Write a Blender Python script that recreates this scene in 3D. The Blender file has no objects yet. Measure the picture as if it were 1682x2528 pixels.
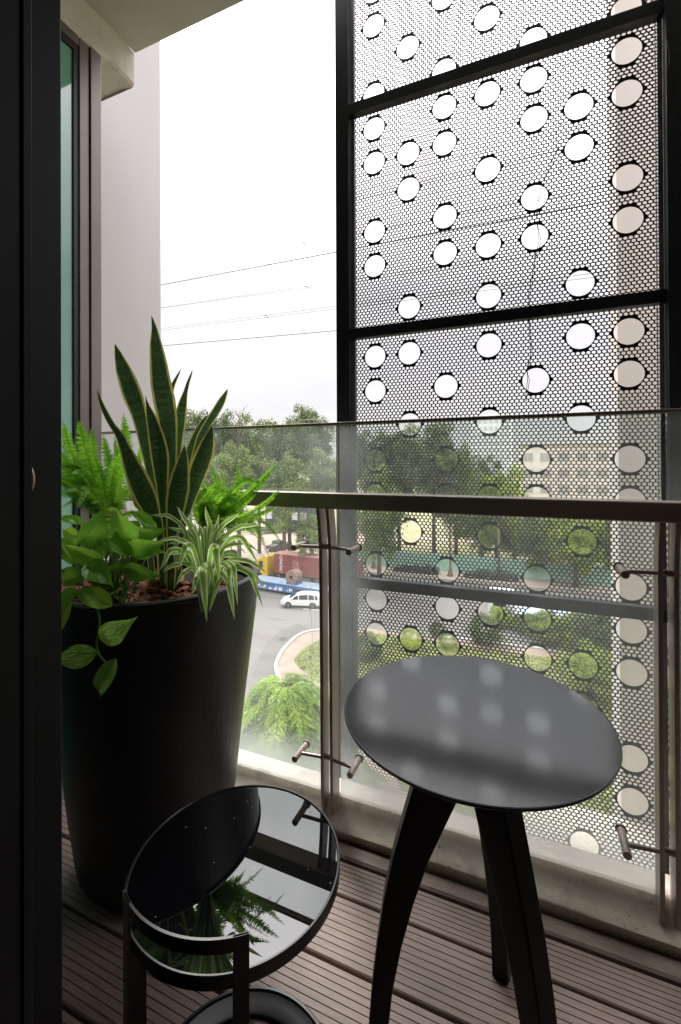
import bpy, math, random
import numpy as np
from mathutils import Vector, Matrix, noise
random.seed(7)
PI=math.pi
sc=bpy.context.scene
# ------------------------------------------------------------------ camera
# world: X along the railing (right), Y outward from the flat, Z up; deck surface at z=0
FP,CY0,ROLL,PITCH,CX0,PHI,H=1109.45,1130.72,-.0047187,-.0053718,836.94,.40085,1.2
cr,sr,cp_,sp_=math.cos(ROLL),math.sin(ROLL),math.cos(PITCH),math.sin(PITCH)
RM=np.array([[cr,-sr,0],[sr,cr,0],[0,0,1]])@np.array([[1,0,0],[0,cp_,-sp_],[0,sp_,cp_]])@np.array([[math.cos(PHI),math.sin(PHI),0],[0,0,-1],[-math.sin(PHI),math.cos(PHI),0]])
CAM=np.array([0,0,H])
cd=bpy.data.cameras.new("camera"); cam=bpy.data.objects.new("camera",cd); sc.collection.objects.link(cam); sc.camera=cam
mw=Matrix.Identity(4)
for i in range(3):
    mw[i][0]=RM[0][i]; mw[i][1]=-RM[1][i]; mw[i][2]=-RM[2][i]; mw[i][3]=CAM[i]
cam.matrix_world=mw
cd.sensor_fit='VERTICAL'; cd.sensor_height=36; cd.lens=FP/2528*36
cd.shift_x=(841-CX0)/2528; cd.shift_y=(CY0-1264)/2528
cd.clip_start=.02; cd.clip_end=5000
def ray(x,y): return RM.T@np.array([(x-CX0)/FP,(y-CY0)/FP,1])
def onz(x,y,z): d=ray(x,y); return Vector(CAM+d*((z-H)/d[2]))
def ony(x,y,Y): d=ray(x,y); return Vector(CAM+d*(Y/d[1]))
def onx(x,y,X): d=ray(x,y); return Vector(CAM+d*(X/d[0]))
def atd(x,y,Z): return Vector(CAM+ray(x,y)*Z)
G=-15.3
def gp(x,y,z=0): return onz(x,y,G+z)
FWD=Vector((-math.sin(PHI),math.cos(PHI),0)); RT=Vector((math.cos(PHI),math.sin(PHI),0))
# ------------------------------------------------------------------ world, sun, exposure
w=bpy.data.worlds.new("World"); sc.world=w; w.use_nodes=True
nt=w.node_tree; nt.nodes.clear(); N=nt.nodes.new; L=nt.links.new
out=N('ShaderNodeOutputWorld'); add=N('ShaderNodeMixShader'); add.inputs[0].default_value=.88; L(add.outputs[0],out.inputs[0])   # cloud cover over the clear sky
b1=N('ShaderNodeBackground'); b2=N('ShaderNodeBackground'); L(b1.outputs[0],add.inputs[1]); L(b2.outputs[0],add.inputs[2])
sky=N('ShaderNodeTexSky'); sky.sky_type='NISHITA'; sky.sun_disc=False; sky.sun_elevation=math.radians(52); sky.sun_rotation=math.radians(-60)
L(sky.outputs[0],b1.inputs[0]); b1.inputs[1].default_value=.05
tc=N('ShaderNodeTexCoord'); sep=N('ShaderNodeSeparateXYZ'); L(tc.outputs['Generated'],sep.inputs[0])
mp=N('ShaderNodeMapping'); mp.inputs['Scale'].default_value=(1.6,1.6,5.5); L(tc.outputs['Generated'],mp.inputs[0])
nz=N('ShaderNodeTexNoise'); nz.inputs['Scale'].default_value=1.7; nz.inputs['Detail'].default_value=6; nz.inputs['Roughness'].default_value=.55; L(mp.outputs[0],nz.inputs[0])
rp=N('ShaderNodeValToRGB'); L(nz.outputs[0],rp.inputs[0])
rp.color_ramp.elements[0].position=.36; rp.color_ramp.elements[0].color=(.88,.875,.885,1)
rp.color_ramp.elements[1].position=.60; rp.color_ramp.elements[1].color=(1.0,.968,.968,1)
er=N('ShaderNodeValToRGB'); L(sep.outputs[2],er.inputs[0])
e=er.color_ramp.elements; e[0].position=0; e[0].color=(.135,.130,.130,1); e[1].position=.75; e[1].color=(1,.985,.985,1)
m_=e.new(.16); m_.color=(.150,.144,.144,1); m2=e.new(.34); m2.color=(.172,.167,.167,1); m3=e.new(.52); m3.color=(.42,.41,.41,1)
mul=N('ShaderNodeMixRGB'); mul.blend_type='MULTIPLY'; mul.inputs[0].default_value=1; L(rp.outputs[0],mul.inputs[1]); L(er.outputs[0],mul.inputs[2])
L(mul.outputs[0],b2.inputs[0]); b2.inputs[1].default_value=1.95
sl=bpy.data.lights.new("sun",'SUN'); so=bpy.data.objects.new("sun",sl); sc.collection.objects.link(so)
sl.energy=1.0; sl.angle=math.radians(14); sl.color=(1,.96,.9)
sd=Vector((-.45,.42,-0)); sd=Vector((-.42,.40,.80)).normalized()
so.rotation_euler=sd.to_track_quat('Z','Y').to_euler()
sc.view_settings.view_transform='Standard'; sc.view_settings.look='None'; sc.view_settings.gamma=1; sc.view_settings.use_curve_mapping=False
sc.view_settings.exposure=1.88
sc.cycles.max_bounces=10; sc.cycles.transparent_max_bounces=24; sc.cycles.diffuse_bounces=5; sc.cycles.glossy_bounces=4
sc.cycles.use_denoising=True
sc.cycles.sample_clamp_indirect=6
# ------------------------------------------------------------------ materials
MATS={}
def nodes(name):
    m=bpy.data.materials.new(name); m.use_nodes=True; t=m.node_tree
    return m,t,t.nodes,t.links,t.nodes['Principled BSDF'],t.nodes['Material Output']
def mat(name,col,rough=.6,metal=0,spec=.5,var=.12,scale=8,bump=0,bscale=40,detail=4,stretch=None,col2=None,coat=0,space='Object',lo=.35,hi=.65,transl=0,tcol=None,rvar=0,emit=0):
    if name in MATS: return MATS[name]
    m,t,ns,ls,p,o=nodes(name)
    tcn=ns.new('ShaderNodeTexCoord'); vec=tcn.outputs[space]
    if stretch:
        mpn=ns.new('ShaderNodeMapping'); mpn.inputs['Scale'].default_value=stretch; ls.new(vec,mpn.inputs[0]); vec=mpn.outputs[0]
    n1=ns.new('ShaderNodeTexNoise'); n1.inputs['Scale'].default_value=scale; n1.inputs['Detail'].default_value=detail; ls.new(vec,n1.inputs[0])
    r=ns.new('ShaderNodeValToRGB'); ls.new(n1.outputs[0],r.inputs[0])
    c2=col2 or tuple(min(1,c*(1+var)) for c in col); c1=col if col2 else tuple(c*(1-var) for c in col)
    r.color_ramp.elements[0].position=lo; r.color_ramp.elements[0].color=(*c1,1)
    r.color_ramp.elements[1].position=hi; r.color_ramp.elements[1].color=(*c2,1)
    ls.new(r.outputs[0],p.inputs['Base Color'])
    p.inputs['Roughness'].default_value=rough; p.inputs['Metallic'].default_value=metal; p.inputs['Specular IOR Level'].default_value=spec
    if coat: p.inputs['Coat Weight'].default_value=coat; p.inputs['Coat Roughness'].default_value=.05
    if rvar:
        mr=ns.new('ShaderNodeMapRange'); mr.inputs[3].default_value=rough-rvar; mr.inputs[4].default_value=rough+rvar; ls.new(n1.outputs[0],mr.inputs[0]); ls.new(mr.outputs[0],p.inputs['Roughness'])
    if bump:
        n2=ns.new('ShaderNodeTexNoise'); n2.inputs['Scale'].default_value=bscale; n2.inputs['Detail'].default_value=5; ls.new(vec,n2.inputs[0])
        b=ns.new('ShaderNodeBump'); b.inputs['Strength'].default_value=bump; b.inputs['Distance'].default_value=.01; ls.new(n2.outputs[0],b.inputs['Height']); ls.new(b.outputs[0],p.inputs['Normal'])
    if transl:
        tr=ns.new('ShaderNodeBsdfTranslucent'); mx=ns.new('ShaderNodeMixShader'); mx.inputs[0].default_value=transl
        if tcol: tr.inputs[0].default_value=(*tcol,1)
        else: ls.new(r.outputs[0],tr.inputs[0])
        ls.new(p.outputs[0],mx.inputs[1]); ls.new(tr.outputs[0],mx.inputs[2]); ls.new(mx.outputs[0],o.inputs[0])
    MATS[name]=m; return m
def glassmat(name,tint,dust=.05,dustcol=(.75,.85,.88),rough=0,edge=None,refl=1.0):
    """thin clear glass: transparent + fresnel reflection + a film of dust (noise, heavier towards the foot and the joints)"""
    m,t,ns,ls,p,o=nodes(name); ns.remove(p)
    tr=ns.new('ShaderNodeBsdfTransparent'); tr.inputs[0].default_value=(*tint,1)
    gl=ns.new('ShaderNodeBsdfGlossy'); gl.inputs['Roughness'].default_value=rough; gl.inputs[0].default_value=(refl,refl,refl,1)
    lw=ns.new('ShaderNodeLayerWeight'); lw.inputs[0].default_value=.5
    pw=ns.new('ShaderNodeMath'); pw.operation='POWER'; pw.inputs[1].default_value=5; ls.new(lw.outputs['Facing'],pw.inputs[0])
    fr=ns.new('ShaderNodeMath'); fr.operation='MULTIPLY_ADD'; fr.inputs[1].default_value=.96; fr.inputs[2].default_value=.035; ls.new(pw.outputs[0],fr.inputs[0])
    mx=ns.new('ShaderNodeMixShader'); ls.new(fr.outputs[0],mx.inputs[0]); ls.new(tr.outputs[0],mx.inputs[1]); ls.new(gl.outputs[0],mx.inputs[2])
    tl=ns.new('ShaderNodeBsdfTranslucent'); tl.inputs[0].default_value=(*dustcol,1)
    df=ns.new('ShaderNodeBsdfDiffuse'); df.inputs[0].default_value=(*dustcol,1)
    md=ns.new('ShaderNodeMixShader'); md.inputs[0].default_value=.6; ls.new(df.outputs[0],md.inputs[1]); ls.new(tl.outputs[0],md.inputs[2])
    tcn=ns.new('ShaderNodeTexCoord'); n1=ns.new('ShaderNodeTexNoise'); n1.inputs['Scale'].default_value=3.2; n1.inputs['Detail'].default_value=3; ls.new(tcn.outputs['Object'],n1.inputs[0])
    n2=ns.new('ShaderNodeTexNoise'); n2.inputs['Scale'].default_value=260; n2.inputs['Detail'].default_value=2; ls.new(tcn.outputs['Object'],n2.inputs[0])
    mr=ns.new('ShaderNodeMapRange'); mr.inputs[1].default_value=.35; mr.inputs[2].default_value=.7; mr.inputs[3].default_value=dust*.5; mr.inputs[4].default_value=dust*1.8; ls.new(n1.outputs[0],mr.inputs[0])
    mr2=ns.new('ShaderNodeMapRange'); mr2.inputs[1].default_value=.66; mr2.inputs[2].default_value=.72; mr2.inputs[3].default_value=0; mr2.inputs[4].default_value=.12 if dust>.02 else 0; ls.new(n2.outputs[0],mr2.inputs[0])
    s=ns.new('ShaderNodeMath'); s.operation='ADD'; ls.new(mr.outputs[0],s.inputs[0]); ls.new(mr2.outputs[0],s.inputs[1])
    fac=s.outputs[0]
    if edge:
        sp=ns.new('ShaderNodeSeparateXYZ'); ls.new(tcn.outputs['Object'],sp.inputs[0])
        mz=ns.new('ShaderNodeMapRange'); mz.interpolation_type='SMOOTHSTEP'; mz.inputs[1].default_value=.28; mz.inputs[2].default_value=.11; mz.inputs[3].default_value=0; mz.inputs[4].default_value=edge; ls.new(sp.outputs[2],mz.inputs[0])
        a2=ns.new('ShaderNodeMath'); a2.operation='ADD'; ls.new(fac,a2.inputs[0]); ls.new(mz.outputs[0],a2.inputs[1])
        # grime next to the joint between the panes
        ab=ns.new('ShaderNodeMath'); ab.operation='ABSOLUTE'; ad=ns.new('ShaderNodeMath'); ad.operation='ADD'; ad.inputs[1].default_value=.60; ls.new(sp.outputs[0],ad.inputs[0]); ls.new(ad.outputs[0],ab.inputs[0])
        mj=ns.new('ShaderNodeMapRange'); mj.interpolation_type='SMOOTHSTEP'; mj.inputs[1].default_value=.20; mj.inputs[2].default_value=.0; mj.inputs[3].default_value=0; mj.inputs[4].default_value=.20; ls.new(ab.outputs[0],mj.inputs[0])
        mjn=ns.new('ShaderNodeMath'); mjn.operation='MULTIPLY'; ls.new(mj.outputs[0],mjn.inputs[0]); ls.new(n1.outputs[0],mjn.inputs[1])
        a3=ns.new('ShaderNodeMath'); a3.operation='ADD'; ls.new(a2.outputs[0],a3.inputs[0]); ls.new(mjn.outputs[0],a3.inputs[1]); fac=a3.outputs[0]
    mf=ns.new('ShaderNodeMixShader'); ls.new(fac,mf.inputs[0]); ls.new(mx.outputs[0],mf.inputs[1]); ls.new(md.outputs[0],mf.inputs[2]); ls.new(mf.outputs[0],o.inputs[0])
    return m
# ------------------------------------------------------------------ mesh helpers
class MB:
    def __init__(s): s.v=[]; s.f=[]; s.uv=None; s.mi=[]
    def quad(s,a,b,c,d,m=0): i=len(s.v); s.v+=[a,b,c,d]; s.f.append((i,i+1,i+2,i+3)); s.mi.append(m)
    def poly(s,pts,m=0): i=len(s.v); s.v+=list(pts); s.f.append(tuple(range(i,i+len(pts)))); s.mi.append(m)
    def box(s,x0,x1,y0,y1,z0,z1,m=0):
        i=len(s.v); s.v+=[(x,y,z) for z in (z0,z1) for y in (y0,y1) for x in (x0,x1)]
        for q in ((0,2,3,1),(4,5,7,6),(0,1,5,4),(2,6,7,3),(0,4,6,2),(1,3,7,5)): s.f.append(tuple(i+k for k in q)); s.mi.append(m)
    def prism(s,pts,axis,a0,a1,m=0):
        """extrude polygon pts; axis 'x': pts=(y,z), 'y': pts=(x,z), 'z': pts=(x,y)"""
        n=len(pts); i=len(s.v)
        def P(p,a): return (a,p[0],p[1]) if axis=='x' else ((p[0],a,p[1]) if axis=='y' else (p[0],p[1],a))
        s.v+=[P(p,a0) for p in pts]+[P(p,a1) for p in pts]
        s.f.append(tuple(i+k for k in range(n))[::-1]); s.f.append(tuple(i+n+k for k in range(n)))
        for k in range(n): s.f.append((i+k,i+(k+1)%n,i+n+(k+1)%n,i+n+k))
        s.mi+=[m]*(n+2)
    def tube(s,pts,r,n=8,m=0,cap=True):
        pts=[Vector(p) for p in pts]; rs=r if isinstance(r,(list,tuple)) else [r]*len(pts)
        base=len(s.v); up=Vector((0,0,1)); prev=None
        for k,p in enumerate(pts):
            t=(pts[min(k+1,len(pts)-1)]-pts[max(k-1,0)]).normalized()
            a=prev if prev else (up if abs(t.z)<.9 else Vector((1,0,0)))
            u=(a-t*a.dot(t)).normalized(); v=t.cross(u); prev=u
            for q in range(n): an=2*PI*q/n; s.v.append(tuple(p+(u*math.cos(an)+v*math.sin(an))*rs[k]))
        for k in range(len(pts)-1):
            for q in range(n):
                a=base+k*n+q; b=base+k*n+(q+1)%n; s.f.append((a,b,b+n,a+n)); s.mi.append(m)
        if cap: s.f.append(tuple(base+q for q in range(n))[::-1]); s.f.append(tuple(base+(len(pts)-1)*n+q for q in range(n))); s.mi+=[m,m]
    def lathe(s,prof,c=(0,0),n=48,a0=0,a1=2*PI,m=0):
        full=abs(a1-a0-2*PI)<1e-6; st=n if full else n+1; i=len(s.v)
        for k in range(st):
            a=a0+(a1-a0)*k/n
            for r,z in prof: s.v.append((c[0]+r*math.cos(a),c[1]+r*math.sin(a),z))
        q=len(prof)
        for k in range(n):
            k2=(k+1)%st
            for j in range(q-1): s.f.append((i+k*q+j,i+k2*q+j,i+k2*q+j+1,i+k*q+j+1)); s.mi.append(m)
        if not full:
            s.f.append(tuple(i+j for j in range(q))); s.f.append(tuple(i+(st-1)*q+j for j in range(q))[::-1]); s.mi+=[m,m]
    def build(s,name,mats,parent=None,smooth=False,bevel=0,loc=None,angle=None,fixn=False):
        me=bpy.data.meshes.new(name); me.from_pydata([tuple(v) for v in s.v],[],s.f)
        if not isinstance(mats,(list,tuple)): mats=[mats]
        for m in mats: me.materials.append(m)
        if len(mats)>1: me.polygons.foreach_set('material_index',s.mi)
        if s.uv: 
            l=me.uv_layers.new(name='UVMap'); l.data.foreach_set('uv',[c for f in s.f for i in f for c in s.uv[i]])
        if smooth: me.polygons.foreach_set('use_smooth',[True]*len(me.polygons))
        me.update()
        if fixn:
            import bmesh; bm=bmesh.new(); bm.from_mesh(me); bmesh.ops.recalc_face_normals(bm,faces=bm.faces); bm.to_mesh(me); bm.free()
        return link(name,me,parent,bevel,loc,angle)
def link(name,me,parent=None,bevel=0,loc=None,angle=None):
    o=bpy.data.objects.new(name,me); sc.collection.objects.link(o)
    if parent: o.parent=parent
    if loc is not None: o.location=loc
    if bevel:
        b=o.modifiers.new('b','BEVEL'); b.width=bevel; b.segments=2; b.limit_method='ANGLE'; b.angle_limit=math.radians(40)
    return o
def tag(o,label=None,cat=None,group=None,kind=None):
    if label: o['label']=label
    if cat: o['category']=cat
    if group: o['group']=group
    if kind: o['kind']=kind
    return o
def empty(name,loc=(0,0,0),rz=0):
    o=bpy.data.objects.new(name,None); sc.collection.objects.link(o); o.location=loc; o.rotation_euler=(0,0,rz); o.empty_display_size=.1; return o
def copy_tree(o,parent=None):
    c=o.copy(); sc.collection.objects.link(c)
    if parent: c.parent=parent
    for ch in list(o.children): copy_tree(ch,c)
    return c
def box(name,m,x0,x1,y0,y1,z0,z1,parent=None,bevel=0):
    b=MB(); b.box(x0,x1,y0,y1,z0,z1); return b.build(name,m,parent,bevel=bevel)
V=Vector
# ------------------------------------------------------------------ materials used in the structure
plaster=mat('plaster',(.60,.57,.52),.9,var=.16,scale=3,bump=.25,bscale=30)
ceilm=mat('ceiling_paint',(.37,.38,.345),.9,var=.08,scale=2.5,bump=.15,bscale=25)
finm=mat('mauve_render',(.425,.412,.436),.85,var=.055,scale=1.6,bump=.2,bscale=9,stretch=(1,1,.28),detail=7)
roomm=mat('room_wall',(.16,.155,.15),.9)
alu=mat('brown_aluminium',(.20,.175,.17),.42,.55,var=.08,scale=3)
darkalu=mat('black_aluminium',(.006,.006,.008),.5,.0,spec=.2,var=.3,scale=5)
rubber=mat('rubber',(.012,.012,.016),.5)
steelm=mat('screen_paint',(.016,.018,.024),.42,.1,var=.25,scale=6,bump=.05,bscale=200)
bronze=mat('bronze_steel',(.42,.34,.31),.38,.3,var=.22,scale=9,rvar=.08,stretch=(1,1,.15))
railm=mat('bronze_rail',(.44,.355,.32),.34,.25,var=.22,scale=5,rvar=.08,stretch=(.4,1,1))
slabm=mat('slab_concrete',(.50,.45,.385),.82,var=.2,scale=5,bump=.35,bscale=60,detail=7)
# ================================================================== ceiling, walls, room
XL=-1.58; XR=1.15; YE=1.463; ZC=2.99
cm=MB(); cm.box(XL-.002,XR,-.1,YE,ZC,ZC+.35); ceil_=cm.build('ceiling',ceilm,bevel=.006); tag(ceil_,kind='structure')
bm_=MB()
# plaster downstand beam along the side wall: its lower edge wanders like hand-troweled plaster
ny=26; prof=[]
for k in range(ny+1):
    y=.35+(YE-.35)*k/ny
    zb=2.852+.006*math.sin(k*.9)+.004*math.sin(k*2.3)+(.020 if k<19 else .020-.020*(k-19)/7)*-1
    xo=XL+.006*math.sin(k*.6)-.010*max(0,(k-20)/6)**2
    prof.append((y,zb,xo))
for k in range(ny):
    (y0,z0,x0),(y1,z1,x1)=prof[k],prof[k+1]
    bm_.quad((x0,y0,z0+.012),(x1,y1,z1+.012),(x1+.002,y1,ZC+.002),(x0+.002,y0,ZC+.002))
    bm_.quad((x0-.010,y0,z0),(x1-.010,y1,z1),(x1,y1,z1+.012),(x0,y0,z0+.012))
    bm_.quad((-2.35,y0,2.857),(-2.35,y1,2.857),(x1-.07,y1,2.857),(x0-.07,y0,2.857)); bm_.quad((x0-.07,y0,2.857),(x1-.07,y1,2.857),(x1-.010,y1,z1),(x0-.010,y0,z0))
y1,z1,x1=prof[-1]
bm_.poly([(-2.35,y1,z1),(-2.35,y1,ZC+.3),(x1+.002,y1,ZC+.3),(x1+.002,y1,ZC),(x1,y1,z1+.012),(x1-.010,y1,z1)])
bo=bm_.build('ceiling_beam',plaster,ceil_,smooth=False)
# outer fin wall, side wall behind the window, room shell
fw=box('outer_wall',finm,-2.9,-2.0,1.30,2.045,G,9,bevel=.02); tag(fw,kind='structure')
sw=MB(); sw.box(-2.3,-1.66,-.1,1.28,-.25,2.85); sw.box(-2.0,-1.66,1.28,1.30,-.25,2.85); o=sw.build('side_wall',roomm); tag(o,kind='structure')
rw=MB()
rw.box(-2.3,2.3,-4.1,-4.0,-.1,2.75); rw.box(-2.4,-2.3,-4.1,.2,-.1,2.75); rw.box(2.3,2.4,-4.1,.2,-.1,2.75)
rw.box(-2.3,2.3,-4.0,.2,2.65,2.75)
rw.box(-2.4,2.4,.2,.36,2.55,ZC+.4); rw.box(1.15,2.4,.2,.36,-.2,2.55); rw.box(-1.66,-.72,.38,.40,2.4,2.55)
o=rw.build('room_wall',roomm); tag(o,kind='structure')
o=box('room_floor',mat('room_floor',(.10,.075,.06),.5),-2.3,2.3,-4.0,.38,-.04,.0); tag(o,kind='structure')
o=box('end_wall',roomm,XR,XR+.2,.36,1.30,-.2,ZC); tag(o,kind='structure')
o=box('pale_wall',mat('streaky_render',(.52,.475,.45),.85,var=.10,scale=3.0,stretch=(1,1,.03),detail=5,bump=.1),.515,.98,3.28,3.6,G,12); tag(o,kind='structure')
lz=ony(1400,1985,3.27).z
o=box('wall_ledge',mat('ledge_concrete',(.50,.45,.38),.85,var=.12,scale=2,detail=6),-.05,.98,1.9,3.279,lz-.4,lz); tag(o,kind='structure')
# ================================================================== balcony slab with raised lip
sb=MB(); P=[(.36,-.28),(.36,-.032),(1.309,-.032),(1.309,.031),(1.314,.035),(1.335,.040),(1.356,.050),(1.370,.064),(1.381,.078),(1.396,.083),(1.455,.086),(1.463,.080),(1.463,-.28)]
xs=[-2.0+.06*k for k in range(57)]
i0=0
for k,x in enumerate(xs):
    for j,(y,z) in enumerate(P):
        dz=0
        if 3<=j<=10: dz=.0035*noise.noise((x*2.2,j*.35,0))+.0015*noise.noise((x*11,j,3))
        dy=.003*noise.noise((x*3,j*.1,7)) if j in (3,4,5) else 0
        sb.v.append((x,y+dy,z+dz))
n=len(P)
for k in range(len(xs)-1):
    for j in range(n):
        sb.f.append((k*n+j,k*n+(j+1)%n,(k+1)*n+(j+1)%n,(k+1)*n+j)); sb.mi.append(0)
sb.f.append(tuple(range(n))); sb.f.append(tuple((len(xs)-1)*n+j for j in range(n))[::-1]); sb.mi+=[0,0]
def concrete_curb():
    m,t,ns,ls,p,o=nodes('curb_concrete')
    tcn=ns.new('ShaderNodeTexCoord'); sp=ns.new('ShaderNodeSeparateXYZ'); ls.new(tcn.outputs['Object'],sp.inputs[0])
    n1=ns.new('ShaderNodeTexNoise'); n1.inputs['Scale'].default_value=7; n1.inputs['Detail'].default_value=8; n1.inputs['Roughness'].default_value=.65; ls.new(tcn.outputs['Object'],n1.inputs[0])
    r=ns.new('ShaderNodeValToRGB'); ls.new(n1.outputs[0],r.inputs[0]); r.color_ramp.elements[0].position=.38; r.color_ramp.elements[0].color=(.60,.52,.42,1); r.color_ramp.elements[1].position=.62; r.color_ramp.elements[1].color=(.78,.70,.59,1)
    # warm paint on the lip near the glass
    mz=ns.new('ShaderNodeMapRange'); mz.interpolation_type='SMOOTHSTEP'; mz.inputs[1].default_value=.058; mz.inputs[2].default_value=.078; ls.new(sp.outputs[2],mz.inputs[0])
    mx=ns.new('ShaderNodeMixRGB'); ls.new(mz.outputs[0],mx.inputs[0]); ls.new(r.outputs[0],mx.inputs[1]); mx.inputs[2].default_value=(.82,.69,.58,1)
    # wet grime on the foot of the front face and dark specks
    n3=ns.new('ShaderNodeTexNoise'); n3.inputs['Scale'].default_value=14; n3.inputs['Detail'].default_value=6; ls.new(tcn.outputs['Object'],n3.inputs[0])
    mg=ns.new('ShaderNodeMapRange'); mg.inputs[1].default_value=.03; mg.inputs[2].default_value=.0; mg.inputs[3].default_value=0; mg.inputs[4].default_value=.85; ls.new(sp.outputs[2],mg.inputs[0])
    mm=ns.new('ShaderNodeMixRGB'); ls.new(mg.outputs[0],mm.inputs[0]); ls.new(mx.outputs[0],mm.inputs[1]); mm.inputs[2].default_value=(.10,.085,.06,1)
    n2=ns.new('ShaderNodeTexNoise'); n2.inputs['Scale'].default_value=95; n2.inputs['Detail'].default_value=4; ls.new(tcn.outputs['Object'],n2.inputs[0])
    ms=ns.new('ShaderNodeMapRange'); ms.inputs[1].default_value=.66; ms.inputs[2].default_value=.72; ms.inputs[4].default_value=.8; ls.new(n2.outputs[0],ms.inputs[0])
    m2_=ns.new('ShaderNodeMixRGB'); ls.new(ms.outputs[0],m2_.inputs[0]); ls.new(mm.outputs[0],m2_.inputs[1]); m2_.inputs[2].default_value=(.09,.075,.06,1)
    m4=ns.new('ShaderNodeMapRange'); m4.inputs[1].default_value=.56; m4.inputs[2].default_value=.70; m4.inputs[4].default_value=.45; ls.new(n3.outputs[0],m4.inputs[0])
    m3_=ns.new('ShaderNodeMixRGB'); ls.new(m4.outputs[0],m3_.inputs[0]); ls.new(m2_.outputs[0],m3_.inputs[1]); m3_.inputs[2].default_value=(.20,.165,.125,1)
    ls.new(m3_.outputs[0],p.inputs['Base Color']); p.inputs['Roughness'].default_value=.75
    b=ns.new('ShaderNodeBump'); b.inputs['Strength'].default_value=.35; b.inputs['Distance'].default_value=.006; ls.new(n1.outputs[0],b.inputs['Height']); ls.new(b.outputs[0],p.inputs['Normal'])
    return m
o=sb.build('balcony_slab',concrete_curb(),smooth=True,fixn=True); md=o.modifiers.new('e','EDGE_SPLIT'); md.split_angle=math.radians(50); tag(o,kind='structure')
# ================================================================== decking boards with real grooves
def deckmat():
    m,t,ns,ls,p,o=nodes('wpc_board')
    tcn=ns.new('ShaderNodeTexCoord'); oi=ns.new('ShaderNodeObjectInfo')
    mpn=ns.new('ShaderNodeMapping'); mpn.inputs['Scale'].default_value=(3,60,60); ls.new(tcn.outputs['Object'],mpn.inputs[0])
    n1=ns.new('ShaderNodeTexNoise'); n1.inputs['Scale'].default_value=4; n1.inputs['Detail'].default_value=6; ls.new(mpn.outputs[0],n1.inputs[0])
    n2=ns.new('ShaderNodeTexNoise'); n2.inputs['Scale'].default_value=2.3; n2.inputs['Detail'].default_value=5; ls.new(tcn.outputs['Object'],n2.inputs[0])
    r=ns.new('ShaderNodeValToRGB'); ls.new(n1.outputs[0],r.inputs[0]); r.color_ramp.elements[0].position=.3; r.color_ramp.elements[0].color=(.245,.166,.142,1); r.color_ramp.elements[1].position=.7; r.color_ramp.elements[1].color=(.375,.270,.235,1)
    r2=ns.new('ShaderNodeValToRGB'); ls.new(n2.outputs[0],r2.inputs[0]); r2.color_ramp.elements[0].position=.3; r2.color_ramp.elements[0].color=(.58,.57,.56,1); r2.color_ramp.elements[1].position=.7; r2.color_ramp.elements[1].color=(1.1,1.08,1.08,1)
    mx=ns.new('ShaderNodeMixRGB'); mx.blend_type='MULTIPLY'; mx.inputs[0].default_value=1; ls.new(r.outputs[0],mx.inputs[1]); ls.new(r2.outputs[0],mx.inputs[2])
    hs=ns.new('ShaderNodeHueSaturation'); mr=ns.new('ShaderNodeMapRange'); mr.inputs[3].default_value=.80; mr.inputs[4].default_value=1.18; ls.new(oi.outputs['Random'],mr.inputs[0]); ls.new(mr.outputs[0],hs.inputs['Value']); ls.new(mx.outputs[0],hs.inputs['Color'])
    ls.new(hs.outputs[0],p.inputs['Base Color']); p.inputs['Roughness'].default_value=.48
    b=ns.new('ShaderNodeBump'); b.inputs['Strength'].default_value=.3; b.inputs['Distance'].default_value=.002; ls.new(n1.outputs[0],b.inputs['Height']); ls.new(b.outputs[0],p.inputs['Normal'])
    return m
deckm=deckmat()
deck=empty('deck_floor',(0,0,0)); tag(deck,kind='structure')
def board(y0,y1,grooves,z=0.0,x0=-1.62,x1=XR-.01,name='deck_board'):
    b=MB(); pts=[(y0,-.026),(y1,-.026),(y1,z-.003),(y1-.003,z)]
    gw=.0022; gd=.0042
    if grooves:
        step=(y1-y0)/(grooves+1)
        for k in range(grooves,0,-1):
            c=y0+step*k; pts+=[(c+gw/2,z),(c+gw/2,z-gd),(c-gw/2,z-gd),(c-gw/2,z)]
    pts+=[(y0+.003,z),(y0,z-.003)]
    b.prism(pts,'x',x0,x1); return b.build(name,deckm,deck)
edges=[1.1475,.9865,.834,.679,.524]
board(1.151,1.2475,6)
for k in range(len(edges)-1): board(edges[k+1]+.0055,edges[k]-.0035,8)
board(.375,.5205,8)
fb=MB(); fb.prism([(1.255,-.026),(1.304,-.026),(1.304,.0045),(1.298,.0065),(1.262,.0055),(1.255,.001)],'x',-1.62,XR-.01); fb.build('edge_trim',deckm,deck)
# ================================================================== side window
winroot=empty('fixed_window',(-1.6,.8,0)); tag(winroot,'tall teal glazed window in brown aluminium frame on the side wall','window')
def wpart(name,m,*b): 
    q=MB(); x0,x1,y0,y1,z0,z1=b; q.box(x0+1.6,x1+1.6,y0-.8,y1-.8,z0,z1); return q.build(name,m,winroot,bevel=.0015)
zt=onx(197,113,-1.585).z
tealm=mat('teal_glazing',(.16,.46,.37),.04,var=.10,scale=.8,spec=.8,coat=1)
wpart('glass',tealm,-1.606,-1.597,.30,1.181,0,zt-.03)
fr=MB()
for (x0,x1,y0,y1,z0,z1) in ((-1.66,-1.585,1.1985,1.240,0,2.836),(-1.66,-1.579,1.242,1.290,0,2.836),(-1.66,-1.585,.25,1.1965,zt,2.838),(-1.66,-1.61,1.185,1.1965,0,zt)): fr.box(x0+1.6,x1+1.6,y0-.8,y1-.8,z0,z1)
fr.build('frame',alu,winroot,bevel=.003)
gk=MB(); gk.box(-.004,.010,1.1785-.8,1.197-.8,0,zt-.002); gk.box(-.004,.010,-.55,1.178-.8,zt-.028,zt-.002); gk.build('gasket',rubber,winroot)
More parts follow.
